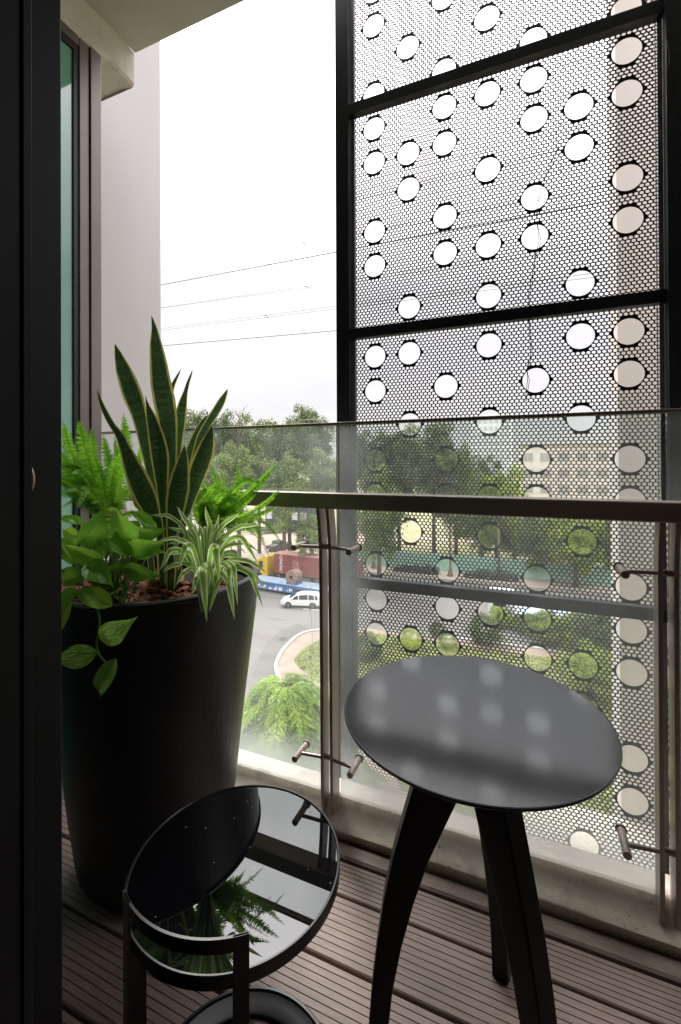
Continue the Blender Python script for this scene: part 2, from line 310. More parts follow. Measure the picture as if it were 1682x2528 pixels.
# ================================================================== sliding door at the left of the view
dr=empty('sliding_door',(-.5,.3,0)); tag(dr,'black aluminium sliding door frame with pull handle at the edge of the view','door')
def dpart(name,m,x0,x1,y0,y1,z0,z1,bv=.002): 
    q=MB(); q.box(x0+.5,x1+.5,y0-.3,y1-.3,z0,z1); return q.build(name,m,dr,bevel=bv)
st=dpart('door_stile',darkalu,-.62,-.437,.19,.28,.01,2.5)
dpart('frame_post',darkalu,-.72,-.5345,.305,.38,.0,2.55)
dpart('frame_rib',darkalu,-.4372,-.4345,.271,.2795,.01,2.5,.0008)
dpart('seal',rubber,-.545,-.508,.281,.304,.02,2.5)
dpart('door_glass',mat('door_glass',(.02,.025,.03),.05,spec=.6),-1.55,-.63,.225,.245,.05,2.45)
h0=MB()
h0.box(.0632,.0672,-.075,-.058,1.10,1.225); h0.box(.0632,.066,-.077,-.056,1.09,1.10); h0.box(.0632,.066,-.077,-.056,1.225,1.235)
h0.build('pull_handle',rubber,dr,bevel=.002)
lt=MB(); lt.tube([(-.0335,.045,1.18+.0135*math.cos(a)) if 0 else (-.0315+.003*math.sin(a),.040,1.194-.028*k/8) for k,a in enumerate([PI*j/8 for j in range(9)])],[.0012,.002,.0024,.0026,.0026,.0026,.0024,.002,.0012],8); lt.build('latch',mat('worn_steel',(.45,.36,.32),.35,.9),dr,smooth=True)
# ================================================================== railing
glassm=glassmat('railing_glass',(.945,.975,.965),dust=.062,dustcol=(.80,.84,.84),edge=.42)
YG=1.39
zgt=ony(840,1050,YG).z; zhT=1.0965; zhB=1.046
rail=empty('glass_railing',(-.6,1.33,.05)); tag(rail,'bronze balcony railing with clear glass panels and flat handrail','railing')
RO=V((-.6,1.33,.05))
def rpart(b,name,m,parent=rail,smooth=False,bevel=0):
    b.v=[tuple(V(v)-RO) for v in b.v]; return b.build(name,m,parent,smooth=smooth,bevel=bevel)
xj0=-.5945; xj1=-.5865   # joint between the panes
for (x0,x1) in ((-2.0,xj0),(xj1,.312),(.324,1.14)):
    q=MB(); q.box(x0,x1,YG-.005,YG+.005,.08,zgt)
    me_o=q.build('glass_panel',[glassm]); me_o.parent=rail; me_o.matrix_parent_inverse=Matrix.Translation(-RO)
q=MB(); q.box(-2.0,1.14,YG-.009,YG+.009,zgt,zgt+.010); rpart(q,'top_channel',railm,bevel=.0015)
q=MB(); q.box(xj0-.0015,xj0+.0005,YG-.0062,YG+.0062,.08,zgt); rpart(q,'joint_seal',mat('joint',(.30,.29,.27),.5))
q=MB(); q.box(-2.0,1.14,1.297,1.357,zhB,zhT); rpart(q,'handrail',railm,bevel=.004)
def post(xc):
    g=empty('x',(xc+.6,0,0)); g.name='post'; g.parent=rail
    for dx in (-.0165,.0165):
        # side outline (y,z) of the flat bar, kinked inward at the top
        zs=[.045,.08,.5,.90,.95,1.0,1.035,1.0455]; yf=[1.343,1.336,1.334,1.330,1.326,1.318,1.310,1.309]; yb=[1.388,1.382,1.381,1.377,1.375,1.366,1.358,1.357]
        pts=[(y,z) for y,z in zip(yf,zs)]+[(y,z) for y,z in zip(yb[::-1],zs[::-1])]
        pts=[(y-1.33,z-.05) for y,z in pts]
        b=MB(); b.prism(pts,'x',dx-.0055,dx+.0055); b.build('post_plate',bronze,g,bevel=.0012,fixn=True)
    for z in (.228,.917):
        b=MB(); b.tube([(-.0165,.016,z-.05),(.0165,.016,z-.05)],.0085,16); b.build('spacer',bronze,g,smooth=False)
        for s in (-1,1):
            b=MB(); b.tube([(s*.0215,.008,z-.05),(s*.092,.002,z-.052)],.0056,14)
            b.build('rod',bronze,g,smooth=False,bevel=.0005)
            b=MB(); b.tube([(s*.097,-.036,z-.052),(s*.097,-.0345,z-.052),(s*.097,.048,z-.052),(s*.097,.0495,z-.052)],[.0094,.0102,.0102,.0094],24); kn=b.build('standoff',bronze,g,smooth=False)
            b=MB(); b.tube([(s*.097,.0495,z-.052),(s*.097,.0546,z-.052)],.0135,24); b.build('standoff_disc',mat('clear_washer',(.35,.33,.31),.3,.4),kn)
    return g
post(-.6145)
post(.3125)
post(-1.55)
# ================================================================== perforated screen
PY=1.62; PW=.01465; PR=.010915
HRX=.00578; HRY=.00527; BR=.0406
YF=1.585
scr=empty('perforated_screen',(-.13,PY,1.0)); SO=V((-.13,PY,1.0)); tag(scr,'tall dark steel screen of perforated panels with large round holes','screen')
def spart(b,name,m,bevel=0,smooth=False,parent=None):
    b.v=[tuple(V(v)-SO) for v in b.v]; return b.build(name,m,parent or scr,bevel=bevel,smooth=smooth)
ZB=[-.9,.7395,1.680,2.537,3.6]   # bar centres
big={0:[],1:[],2:[],3:[]}
raw=[ # hole centres read off the photograph
 (925,-22,3),(922.1,66.5,3),(1006,119,3),(923,236,3),(1101,172,3),(1203,44,3),(1091,-4,3),(1318,98,3),(1547,16,3),
 (1096,263,2),(923.5,320.5,2),(1203,231,2),(1318,194,2),(1317,291,2),(1429,261,2),(1430,362,2),(1548,125,2),(1548.7,229.5,2),
 (924.3,404.6,2),(1008,379,2),(1097,354,2),(1008.5,467,2),(1204,418,2),(1320,487,2),(1098,535,2),(1551,437,2),(1551.5,543.4,2),(924.9,573.8,2),(1321,585,2),
 (1098.5,626,2),(1205,606,2),(925,659,2),(1207,732.5,2),(1431.5,699.5,2),(1011,759,2),
 (926,882.6,1),(1010.5,873,1),(1205.7,853,1),(1430.8,829,1),(1552,817.3,1),(926,967.5,1),(1099.5,954,1),(1321,939,1),(1552.6,922,1),
 (1011.5,1050,1),(1208,1039,1),(1433,1032,1),(926.6,1137,1),(1101,1136,1),(1323,1133.5,1),(1555.7,1131.9,1),(927,1222,1),(1102,1227,1),(1209,1231,1),(1324,1236,1),(1556,1238,1),
 (1012.5,1313.5,1),(1210,1324,1),(1436.5,1337,1),(928.3,1393.7,1),(1103.5,1409,1),(1326,1428.5,1),(1558.8,1451.5,1),
 (929.4,1481,0),(1103.7,1504,0),(1211,1517,0),(1327,1528,0),(1559,1555,0),(929.7,1565.8,0),(1014,1577.5,0),(1104.5,1593,0),(1327.5,1626,0),(1439.5,1642,0),(1560.4,1659.8,0),
 (930,1735,0),(1016,1840,0),(1212,1880,0),(1441,1752,0),(1329,1825,0),(1563.4,1872.3,0),(1564.6,1977,0),(1442,2085,0),(1332,2130,0)]
for x,y,b in raw:
    p=ony(x,y,PY); big[b].append((p.x,p.z))
# the large holes sit on the lattice of the small ones: snap them to it
COLX=[-.5357+PW*k for k in (0,9,18,28,38,47,56)]; PHZ={}
for b in big:
    A_=np.array(big[b]); v=A_[:,1]-.0042*A_[:,0]; PHZ[b]=float(np.angle(np.exp(2j*np.pi*v/(2*PR)).mean())/2/np.pi*2*PR)
    big[b]=[(min(COLX,key=lambda c:abs(c-x)),PHZ[b]+round((z-.0042*x-PHZ[b])/(2*PR))*2*PR) for x,z in big[b]]
def panel(b):
    z0,z1=ZB[b],ZB[b+1]; 
    if b==0: z0=-.35
    if b==3: z1=3.45
    x0,x1=-.628,.372
    n0=math.ceil((x0+.004-COLX[0])/PW); zb=PHZ[b]+math.ceil((z0-PHZ[b])/(2*PR))*2*PR
    rows=int((z1-zb)/PR)+1; cols=int((x1-x0)/PW)
    w2=PW/2; y1=(PR*PR-w2*w2)/(2*PR); y2=(w2*w2+PR*PR)/(2*PR)
    NE=10
    ang=np.arange(NE)*2*PI/NE+PI/2
    ex,ez=HRX*np.cos(ang),HRY*np.sin(ang)
    hx=np.array([0,-w2,-w2,0,w2,w2]); hz=np.array([y2,y1,-y1,-y2,-y1,y1])
    # ring faces between hexagon (6) and ellipse (10): hexagon corner j sits at angle 90,150,210..
    ha=[90,150,210,270,330,390]; ea=[90+36*k for k in range(11)]
    tris=[]; i=j=0
    while i<6 or j<10:
        na=ha[i]+60 if i<6 else 1e9; nb=ea[j]+36 if j<10 else 1e9
        if na<=nb: tris.append((i%6,(i+1)%6,6+j%10)); i+=1
        else: tris.append((i%6,6+(j+1)%10,6+j%10)); j+=1
    V_=[];F=[];nv=0
    T=.0025
    holes=big[b]
    cells=[]; removed={}
    for r in range(rows):
        z=zb+r*PR
        for c in range(cols):
            x=COLX[0]+(n0+c)*PW+(w2 if r%2 else 0)
            k=-1;bd=1e9
            for hi,(bx,bz) in enumerate(holes):
                d=math.hypot(x-bx,z-bz)
                if d<BR+.0068 and d<bd: k=hi;bd=d
            if k>=0: removed.setdefault(k,[]).append((x,z))
            else: cells.append((x,z))
    cells=np.array(cells); nc=len(cells)
    base=np.concatenate([np.stack([hx,0*hx,hz],1),np.stack([ex,0*ex,ez],1),np.stack([ex,0*ex+T,ez],1)])  # 26 verts
    verts=(base[None]+np.stack([cells[:,0],np.full(nc,PY),cells[:,1]],1)[:,None]).reshape(-1,3)
    # other (outer) face ring for real thickness
    tr=[t for t in tris]
    fl=[]
    A=np.array(tr); Q=np.array([(6+k,6+(k+1)%10,16+(k+1)%10,16+k) for k in range(10)])
    off=(np.arange(nc)*26)[:,None,None]
    Ft=(A[None]+off).reshape(-1,3); Fq=(Q[None]+off).reshape(-1,4)
    vs=[tuple(v) for v in verts]; fs=[tuple(map(int,f)) for f in Ft]+[tuple(map(int,f)) for f in Fq]
    # around each large hole: fan the outline of the removed cells onto the circle
    for k,cl in removed.items():
        bx,bz=holes[k]
        S=set((round((x-COLX[0])/w2),round((z-zb)/PR)) for x,z in cl)
        for (x,z) in cl:
            ci,ri=round((x-COLX[0])/w2),round((z-zb)/PR)
            nb=[(ci-1,ri+1),(ci-2,ri),(ci-1,ri-1),(ci+1,ri-1),(ci+2,ri),(ci+1,ri+1)]  # across edges j->j+1
            for j in range(6):
                if nb[j] in S: continue
                a=(x+hx[j],z+hz[j]); c=(x+hx[(j+1)%6],z+hz[(j+1)%6])
                a1=math.atan2(a[1]-bz,a[0]-bx); c1=math.atan2(c[1]-bz,c[0]-bx)
                dd=(c1-a1+PI)%(2*PI)-PI
                nseg=2 if abs(dd)>.06 else 1
                for q in range(nseg):
                    t0,t1=q/nseg,(q+1)/nseg
                    o0=(a[0]+(c[0]-a[0])*t0,a[1]+(c[1]-a[1])*t0); o1=(a[0]+(c[0]-a[0])*t1,a[1]+(c[1]-a[1])*t1)
                    g0=a1+dd*t0; g1=a1+dd*t1
                    i0=(bx+BR*math.cos(g0),bz+BR*math.sin(g0)); i1=(bx+BR*math.cos(g1),bz+BR*math.sin(g1))
                    n0=len(vs); vs+= [(o0[0],PY,o0[1]),(o1[0],PY,o1[1]),(i1[0],PY,i1[1]),(i0[0],PY,i0[1]),(i0[0],PY+T,i0[1]),(i1[0],PY+T,i1[1])]
                    fs.append((n0,n0+1,n0+2,n0+3)); fs.append((n0+3,n0+2,n0+5,n0+4))
    q=MB(); q.v=vs; q.f=fs; return spart(q,'perforated_panel',steelm)
for b in range(4): panel(b)
for k,zc in enumerate(ZB[1:4]):
    q=MB(); q.box(-.632,.374,YF,PY-.002,zc-.0195 if k else zc-.0195,zc+.0195); spart(q,'cross_bar',steelm,bevel=.002)
q=MB(); q.box(-.632,.374,YF,PY-.002,-.40,-.36); spart(q,'cross_bar',steelm,bevel=.002)
xa=ony(829.5,600,YF).x; xb=ony(861.7,600,YF).x
q=MB(); q.box(xa,xb,YF-.001,PY+.035,-2.0,3.6); spart(q,'screen_post',steelm,bevel=.002)
q=MB(); q.box(.3745,.52,YF-.012,PY+.035,-2.0,3.6); spart(q,'screen_post',steelm,bevel=.002)
flm=mat('lit_flange',(.23,.215,.235),.5,.3,var=.35,scale=18,stretch=(1,1,.2))  # light on the post side faces put into a paler flange colour
for (x0,x1) in ((xb+.001,xb+.0135),(.3615,.3735)):
    q=MB(); q.box(x0,x1,PY-.010,PY-.004,-.3,3.6); spart(q,'edge_strip',flm)
for (x0,x1) in ((xb+.0160,xb+.0175),(.3555,.3570)):
    q=MB(); q.box(x0,x1,PY-.008,PY-.002,-.3,3.6); spart(q,'edge_strip',flm)
# creeper stems on the screen
vinem=mat('dry_vine',(.05,.035,.035),.8)
def zp(o,s,pts): return [(o[0]+x*s,o[1]+y*s) for x,y in pts]
v1=zp((800,0),.5625,[(1038,535),(1020,590),(1022,640),(1040,690),(1038,760)])
v2=zp((800,0),.5625,[(1030,640),(1000,710),(975,760),(960,830),(938,900),(935,980),(945,1060),(925,1130),(922,1200),(905,1290),(900,1420),(907,1560),(890,1620),(902,1670),(888,1760)])
q=MB()
for vv,dy in ((v1,0),(v2,0),([(x+5*math.sin(k*1.3),y) for k,(x,y) in enumerate(v2)],.004)):
    q.tube([ony(x,y,PY-.006-dy) for x,y in vv],.0011,5)
c0=sum((V(v) for v in q.v),V())/len(q.v)
q.v=[tuple(V(v)-c0) for v in q.v]; tag(q.build('dried_creeper',vinem,loc=c0),'thin dried creeper stems trailing down the perforated screen','creeper')
th=[ony(1560+x/4.713,y/4.713,YF-.015) for x,y in ((335,320),(365,390),(400,470),(425,560),(437,660),(430,750),(400,830),(345,930),(300,990),(278,1040))]
q=MB(); q.tube(th,.0006,5); c0=th[0]; q.v=[tuple(V(v)-c0) for v in q.v]; tag(q.build('loose_thread',mat('thread',(.25,.24,.24),.8),loc=c0),'fine loose thread looped over the top corner of the screen post','thread')
dw=[ony(764,1262,1.45),ony(765,1400,1.45),ony(767,1500,1.45),ony(771,1560,1.45),ony(772,1600,1.45),ony(766.5,1628,1.45),ony(769,1665,1.45),ony(770,1712,1.45)]
q=MB(); q.tube(dw,.00045,5); c0=dw[2]; q.v=[tuple(V(v)-c0) for v in q.v]; tag(q.build('hanging_wire',vinem,loc=c0),'thin dark wire hanging outside the glass beside the bronze post','wire')
# ================================================================== round side table (matt black, three legs)
TC=(-.109,.932); TH=.70
tb=empty('side_table',(TC[0],TC[1],0)); tag(tb,'matt black round wooden side table with arched legs before the screen','table')
def topmat():
    m,t,ns,ls,p,o=nodes('scuffed_black'); tcn=ns.new('ShaderNodeTexCoord')
    p.inputs['Base Color'].default_value=(.014,.014,.018,1); p.inputs['Specular Tint'].default_value=(1,.95,.97,1); p.inputs['Specular IOR Level'].default_value=.9
    n1=ns.new('ShaderNodeTexNoise'); n1.inputs['Scale'].default_value=6; n1.inputs['Detail'].default_value=6; ls.new(tcn.outputs['Object'],n1.inputs[0])
    mr=ns.new('ShaderNodeMapRange'); mr.inputs[1].default_value=.3; mr.inputs[2].default_value=.7; mr.inputs[3].default_value=.11; mr.inputs[4].default_value=.165; ls.new(n1.outputs[0],mr.inputs[0])
    # fine scratches: stretched noise in two directions
    fac=None
    for rot,sc_ in ((.5,(2,90,1)),(2.0,(2,80,1)),(1.2,(3,110,1))):
        mpn=ns.new('ShaderNodeMapping'); mpn.inputs['Rotation'].default_value=(0,0,rot); mpn.inputs['Scale'].default_value=sc_; ls.new(tcn.outputs['Object'],mpn.inputs[0])
        n2=ns.new('ShaderNodeTexNoise'); n2.inputs['Scale'].default_value=3; n2.inputs['Detail'].default_value=2; ls.new(mpn.outputs[0],n2.inputs[0])
        m2=ns.new('ShaderNodeMapRange'); m2.inputs[1].default_value=.70; m2.inputs[2].default_value=.76; ls.new(n2.outputs[0],m2.inputs[0])
        if fac is None: fac=m2.outputs[0]
        else:
            a=ns.new('ShaderNodeMath'); a.operation='MAXIMUM'; ls.new(fac,a.inputs[0]); ls.new(m2.outputs[0],a.inputs[1]); fac=a.outputs[0]
    ad=ns.new('ShaderNodeMath'); ad.operation='MULTIPLY_ADD'; ad.inputs[1].default_value=.08; ls.new(fac,ad.inputs[0]); ls.new(mr.outputs[0],ad.inputs[2]); ls.new(ad.outputs[0],p.inputs['Roughness'])
    mb=ns.new('ShaderNodeMixRGB'); mb.inputs[1].default_value=(.014,.014,.018,1); mb.inputs[2].default_value=(.035,.033,.034,1); ls.new(fac,mb.inputs[0]); ls.new(mb.outputs[0],p.inputs['Base Color'])
    p.inputs['Coat Weight'].default_value=.6; p.inputs['Coat Roughness'].default_value=.13
    return m
R=.255; q=MB(); pr=[(0,TH-.022),(.20,TH-.022),(.232,TH-.018),(R-.006,TH-.009),(R-.0012,TH-.005),(R,TH-.0025),(R-.001,TH-.0008),(R-.003,TH)]
q.lathe(pr,n=128); q.build('table_edge',mat('edge_black',(.010,.010,.012),.42,spec=.35,var=.3),tb,smooth=True,fixn=True)
q=MB(); q.lathe([(0,TH-.004),(R-.003,TH-.004),(R-.003,TH+.0001),(0,TH+.0001)],n=128); o=q.build('tabletop',topmat(),tb,smooth=True,fixn=True)
md=o.modifiers.new('e','EDGE_SPLIT'); md.split_angle=math.radians(35)
legm=mat('black_stained_wood',(.004,.004,.004),.48,var=.35,scale=5,stretch=(1,1,.12),col2=(.010,.007,.006),spec=.22)
zs=[0,.06,.13,.22,.31,.40,.49,.57,.63,.678]
ro=[.212,.208,.202,.191,.177,.158,.133,.110,.096,.088]; ri=[.172,.168,.160,.142,.118,.088,.048,.012,-.004,-.01]
for a in (194,317,77):
    q=MB(); half=.0205
    for k,z in enumerate(zs):
        hw=half*(1-.12*(1-z/.68))
        for r,s in ((ro[k],-1),(ro[k],1),(max(ri[k],.004),1),(max(ri[k],.004),-1)): q.v.append((r,s*hw,z))
    for k in range(len(zs)-1):
        for j in range(4): q.f.append((k*4+j,k*4+(j+1)%4,k*4+4+(j+1)%4,k*4+4+j)); q.mi.append(0)
    q.f.append((3,2,1,0)); q.f.append(tuple(4*(len(zs)-1)+j for j in range(4))); q.mi+=[0,0]
    l=q.build('leg',legm,tb,bevel=.003); l.rotation_euler=(0,0,math.radians(a))
# ================================================================== small glass topped table
SC=(-.499,.689); SR=.189; SH=.47
st_=empty('glass_side_table',(SC[0],SC[1],0)); tag(st_,'small round table with mirror black glass top and half height guard band','table')
blk=mat('black_powder_coat',(.008,.008,.010),.30,.0,var=.3,scale=20,spec=.5)
def glasstop():
    m,t,ns,ls,p,o=nodes('black_glass'); tcn=ns.new('ShaderNodeTexCoord')
    p.inputs['Base Color'].default_value=(.004,.004,.006,1); p.inputs['Roughness'].default_value=.0; p.inputs['IOR'].default_value=1.85; p.inputs['Specular IOR Level'].default_value=.5
    vo=ns.new('ShaderNodeTexVoronoi'); vo.inputs['Scale'].default_value=75; ls.new(tcn.outputs['Object'],vo.inputs[0])
    wn=ns.new('ShaderNodeTexWhiteNoise'); ls.new(vo.outputs['Color'],wn.inputs[0])
    c1=ns.new('ShaderNodeMath'); c1.operation='LESS_THAN'; c1.inputs[1].default_value=.0022; 
    mlt=ns.new('ShaderNodeMath'); mlt.operation='MULTIPLY'; mlt.inputs[1].default_value=.02; ls.new(vo.outputs['Distance'],mlt.inputs[0]); ls.new(mlt.outputs[0],c1.inputs[0])
    c2=ns.new('ShaderNodeMath'); c2.operation='GREATER_THAN'; c2.inputs[1].default_value=.82; ls.new(wn.outputs[0],c2.inputs[0])
    mm=ns.new('ShaderNodeMath'); mm.operation='MULTIPLY'; ls.new(c1.outputs[0],mm.inputs[0]); ls.new(c2.outputs[0],mm.inputs[1])
    mb=ns.new('ShaderNodeMixRGB'); mb.inputs[1].default_value=(.004,.004,.006,1); mb.inputs[2].default_value=(.22,.22,.24,1); ls.new(mm.outputs[0],mb.inputs[0]); ls.new(mb.outputs[0],p.inputs['Base Color'])
    return m
q=MB(); q.lathe([(0,SH-.008),(SR-.005,SH-.008),(SR-.005,SH-.0025),(0,SH-.0025)],n=96); q.build('glass_top',glasstop(),st_,fixn=True)
q=MB(); q.lathe([(SR-.0045,SH-.021),(SR,SH-.021),(SR,SH-.001),(SR-.001,SH),(SR-.0035,SH),(SR-.0045,SH-.001),(SR-.0045,SH-.021)],n=120); o=q.build('top_band',blk,st_,fixn=True)
a0,a1=math.radians(241),math.radians(310.5)
q=MB(); q.lathe([(SR+.0008,SH+.035),(SR+.0048,SH+.035),(SR+.0048,SH+.056),(SR+.0008,SH+.056),(SR+.0008,SH+.035)],n=40,a0=a0,a1=a1); q.build('guard_band',blk,st_,fixn=True)
def flatleg(a,z1,w=.034):
    q=MB(); q.prism([(-w/2,.0),(w/2,.0),(w/2,z1),(-w/2,z1)],'x',SR+.0008,SR+.0048)
    l=q.build('leg',blk,st_,bevel=.0006); l.rotation_euler=(0,0,math.radians(a)); return l
flatleg(307.5,SH+.056,.023); flatleg(246,SH+.056,.026)
for a in (246,307.5):
    q=MB(); q.prism([(-.002,0),(.002,0),(.002,SH-.0215),(-.002,SH-.0215)],'x',SR-.022,SR+.0006); q.v=[(v[0],v[1]+(.011 if a==246 else -.0095),v[2]) for v in q.v]; l=q.build('leg_flange',blk,st_,bevel=.0006); l.rotation_euler=(0,0,math.radians(a))
q=MB(); prf=[(SR-.045,0),(SR,0),(SR,.019),(SR-.003,.022),(SR-.008,.022),(SR-.010,.017),(SR-.024,.013),(SR-.040,.011),(SR-.045,.009),(SR-.045,0)]
q.lathe(prf,n=120); o=q.build('base_ring',blk,st_,smooth=True,fixn=True); md=o.modifiers.new('e','EDGE_SPLIT'); md.split_angle=math.radians(30)
# ================================================================== planter
PC=(-1.058,1.055); PT=.855; PRD=.313
pl=empty('planter',(PC[0],PC[1],0)); tag(pl,'large black tapered planter with rounded foot filled with plants','planter')
potm=mat('satin_black_fibreglass',(.006,.006,.008),.42,col2=(.016,.015,.016),scale=5,stretch=(1,1,.22),detail=8,bump=.08,bscale=90,spec=.5,rvar=.12)
bodyp=[(0,0.0),(.165,0.0),(.185,.006),(.203,.022),(.215,.05),(.222,.09),(.236,.20),(.258,.40),(.283,.60),(.301,.74),(PRD-.004,PT-.012)]
q=MB(); q.lathe(bodyp,n=96); q.build('pot_body',potm,pl,smooth=True,fixn=True)
rimp=[(PRD-.004,PT-.012),(PRD,PT-.010),(PRD+.001,PT-.004),(PRD-.001,PT),(PRD-.020,PT+.001),(PRD-.024,PT-.002),(PRD-.027,PT-.012),(PRD-.034,PT-.08)]
q=MB(); q.lathe(rimp,n=96); q.build('rim',potm,pl,smooth=True,fixn=False)
SZ=PT-.045
mu=empty('bark_mulch',(PC[0],PC[1],SZ)); tag(mu,'red brown bark mulch covering the soil in the black planter','mulch')
soilm=mat('soil',(.035,.018,.010),.95,bump=.8,bscale=50)
q=MB(); q.lathe([(0,.006),(.15,.004),(PRD-.03,-.004)],n=48); q.build('soil',soilm,mu)
def barkmat():
    m=mat('bark',(.11,.035,.014),.85,col2=(.34,.13,.055),scale=7,bump=.6,bscale=60,stretch=(1,5,5)); return m
barkm=barkmat(); chips=[]
for k in range(7):
    q=MB(); L_=random.uniform(.022,.042); W_=random.uniform(.008,.017); T_=random.uniform(.002,.005); n=7
    ring=[]
    for j in range(n):
        a=2*PI*j/n; r=1+random.uniform(-.25,.25); ring.append((L_*math.cos(a)*r,W_*math.sin(a)*r))
    cv=random.uniform(-4,7)
    q.v=[(x,y,T_+cv*x*x*.3+cv*y*y*3) for x,y in ring]+[(x*.9,y*.9,-T_+cv*x*x*.3+cv*y*y*3) for x,y in ring]+[(0,0,T_*1.3)]
    for j in range(n):
        q.f.append((j,(j+1)%n,14)); q.f.append((j,n+j,n+(j+1)%n,(j+1)%n)); q.mi+=[0,0]
    q.f.append(tuple(n+j for j in range(n))[::-1]); q.mi.append(0)
    me=bpy.data.meshes.new('bark_chip'); me.from_pydata(q.v,[],q.f); me.materials.append(barkm); chips.append(me)
for k in range(260):
    r=(PRD-.045)*math.sqrt(random.random()); a=random.uniform(-PI,.3) if k<230 else random.uniform(-PI,PI)
    o=link('bark_chip',random.choice(chips),mu); o.location=(r*math.cos(a),r*math.sin(a),random.uniform(.002,.016)+.018*math.exp(-r*r/.02)); o.rotation_euler=(random.uniform(-.5,.5),random.uniform(-.5,.5),random.uniform(0,6.3)); s=random.uniform(.5,1.0); o.scale=(s,s,s)
# ------------------------------------------------------------------ plants
def Z0(x,y): return (130+x*.4074,760+y*.4074)     # detail-view coordinates -> photo pixels
def bez(p,n):
    """Catmull-Rom through points"""
    p=[V(a) for a in p]; P_=[p[0]*2-p[1]]+p+[p[-1]*2-p[-2]]; out_=[]
    segs=len(p)-1
    for k in range(n+1):
        t=k/n*segs; i=min(int(t),segs-1); u=t-i; a,b,c,d=P_[i:i+4]
        out_.append(.5*((2*b)+(-a+c)*u+(2*a-5*b+4*c-d)*u*u+(-a+3*b-3*c+d)*u**3))
    return out_
def ribbon(pts,ws,parent,mat_,name='leaf',across=6,curl=.25,tw=(0,0),nseg=26,fold=0,wave=0):
    """leaf blade along pts (world), half widths ws, facing the room, turned by tw about its own length"""
    c=bez(pts,nseg); wv=np.interp(np.linspace(0,1,nseg+1),np.linspace(0,1,len(ws)),ws)
    q=MB(); q.uv=[]; org=c[0]
    for k,p in enumerate(c):
        t=(c[min(k+1,nseg)]-c[max(k-1,0)]).normalized(); vd=(p-V(CAM)).normalized()
        lat=t.cross(vd); lat=lat.normalized() if lat.length>1e-4 else RT.copy()
        f=k/nseg; a=tw[0]+(tw[1]-tw[0])*f+wave*math.sin(f*9)
        nrm=lat.cross(t).normalized(); lat2=lat*math.cos(a)+nrm*math.sin(a); nr2=nrm*math.cos(a)-lat*math.sin(a)
        for j in range(across+1):
            u=-1+2*j/across
            q.v.append(tuple(p+lat2*u*wv[k]+nr2*(curl*u*u+fold*abs(u))*wv[k]-org)); q.uv.append((j/across,f))
    m=across+1
    for k in range(nseg):
        for j in range(across): q.f.append((k*m+j,k*m+j+1,(k+1)*m+j+1,(k+1)*m+j)); q.mi.append(0)
    o=q.build(name,mat_,parent,smooth=True); o.location=org-parent.location; return o
def leafmat(name,cen,edge,e0,e1,transl=.35,rough=.38,bands=0,bandcol=None,spread=0):
    m,t,ns,ls,p,o=nodes(name)
    uv=ns.new('ShaderNodeUVMap'); sp=ns.new('ShaderNodeSeparateXYZ'); ls.new(uv.outputs[0],sp.inputs[0])
    tcn=ns.new('ShaderNodeTexCoord')
    a=ns.new('ShaderNodeMath'); a.operation='SUBTRACT'; a.inputs[1].default_value=.5; ls.new(sp.outputs[0],a.inputs[0])
    b=ns.new('ShaderNodeMath'); b.operation='ABSOLUTE'; ls.new(a.outputs[0],b.inputs[0])
    nn=ns.new('ShaderNodeTexNoise'); nn.inputs['Scale'].default_value=30; ls.new(tcn.outputs['Object'],nn.inputs[0])
    ad=ns.new('ShaderNodeMath'); ad.operation='MULTIPLY_ADD'; ad.inputs[1].default_value=.06; ls.new(nn.outputs[0],ad.inputs[0]); ls.new(b.outputs[0],ad.inputs[2])
    mr=ns.new('ShaderNodeMapRange'); mr.inputs[1].default_value=e0; mr.inputs[2].default_value=e1; ls.new(ad.outputs[0],mr.inputs[0])
    base=ns.new('ShaderNodeRGB'); base.outputs[0].default_value=(*cen,1); col=base.outputs[0]
    if bands:
        cmb=ns.new('ShaderNodeCombineXYZ'); mu1=ns.new('ShaderNodeMath'); mu1.operation='MULTIPLY'; mu1.inputs[1].default_value=1.1; ls.new(b.outputs[0],mu1.inputs[0]); ls.new(mu1.outputs[0],cmb.inputs[0])
        mu2=ns.new('ShaderNodeMath'); mu2.operation='MULTIPLY_ADD'; mu2.inputs[1].default_value=bands; ls.new(sp.outputs[1],mu2.inputs[0]); 
        mu3=ns.new('ShaderNodeMath'); mu3.operation='MULTIPLY'; mu3.inputs[1].default_value=-1.6; ls.new(b.outputs[0],mu3.inputs[0]); ls.new(mu3.outputs[0],mu2.inputs[2]); ls.new(mu2.outputs[0],cmb.inputs[1])
        nb=ns.new('ShaderNodeTexNoise'); nb.inputs['Scale'].default_value=1.9; nb.inputs['Detail'].default_value=8; nb.inputs['Roughness'].default_value=.8; ls.new(cmb.outputs[0],nb.inputs[0])
        rb=ns.new('ShaderNodeValToRGB'); rb.color_ramp.elements[0].position=.42; rb.color_ramp.elements[0].color=(*bandcol,1); rb.color_ramp.elements[1].position=.56; rb.color_ramp.elements[1].color=(*cen,1); ls.new(nb.outputs[0],rb.inputs[0]); col=rb.outputs[0]
    mx=ns.new('ShaderNodeMixRGB'); ls.new(mr.outputs[0],mx.inputs[0]); ls.new(col,mx.inputs[1]); mx.inputs[2].default_value=(*edge,1)
    ls.new(mx.outputs[0],p.inputs['Base Color']); p.inputs['Roughness'].default_value=rough; p.inputs['Specular IOR Level'].default_value=.5
    tr=ns.new('ShaderNodeBsdfTranslucent'); ls.new(mx.outputs[0],tr.inputs[0]); ms=ns.new('ShaderNodeMixShader'); ms.inputs[0].default_value=transl; ls.new(p.outputs[0],ms.inputs[1]); ls.new(tr.outputs[0],ms.inputs[2]); ls.new(ms.outputs[0],o.inputs[0])
    return m
sk=.4074/1109.45
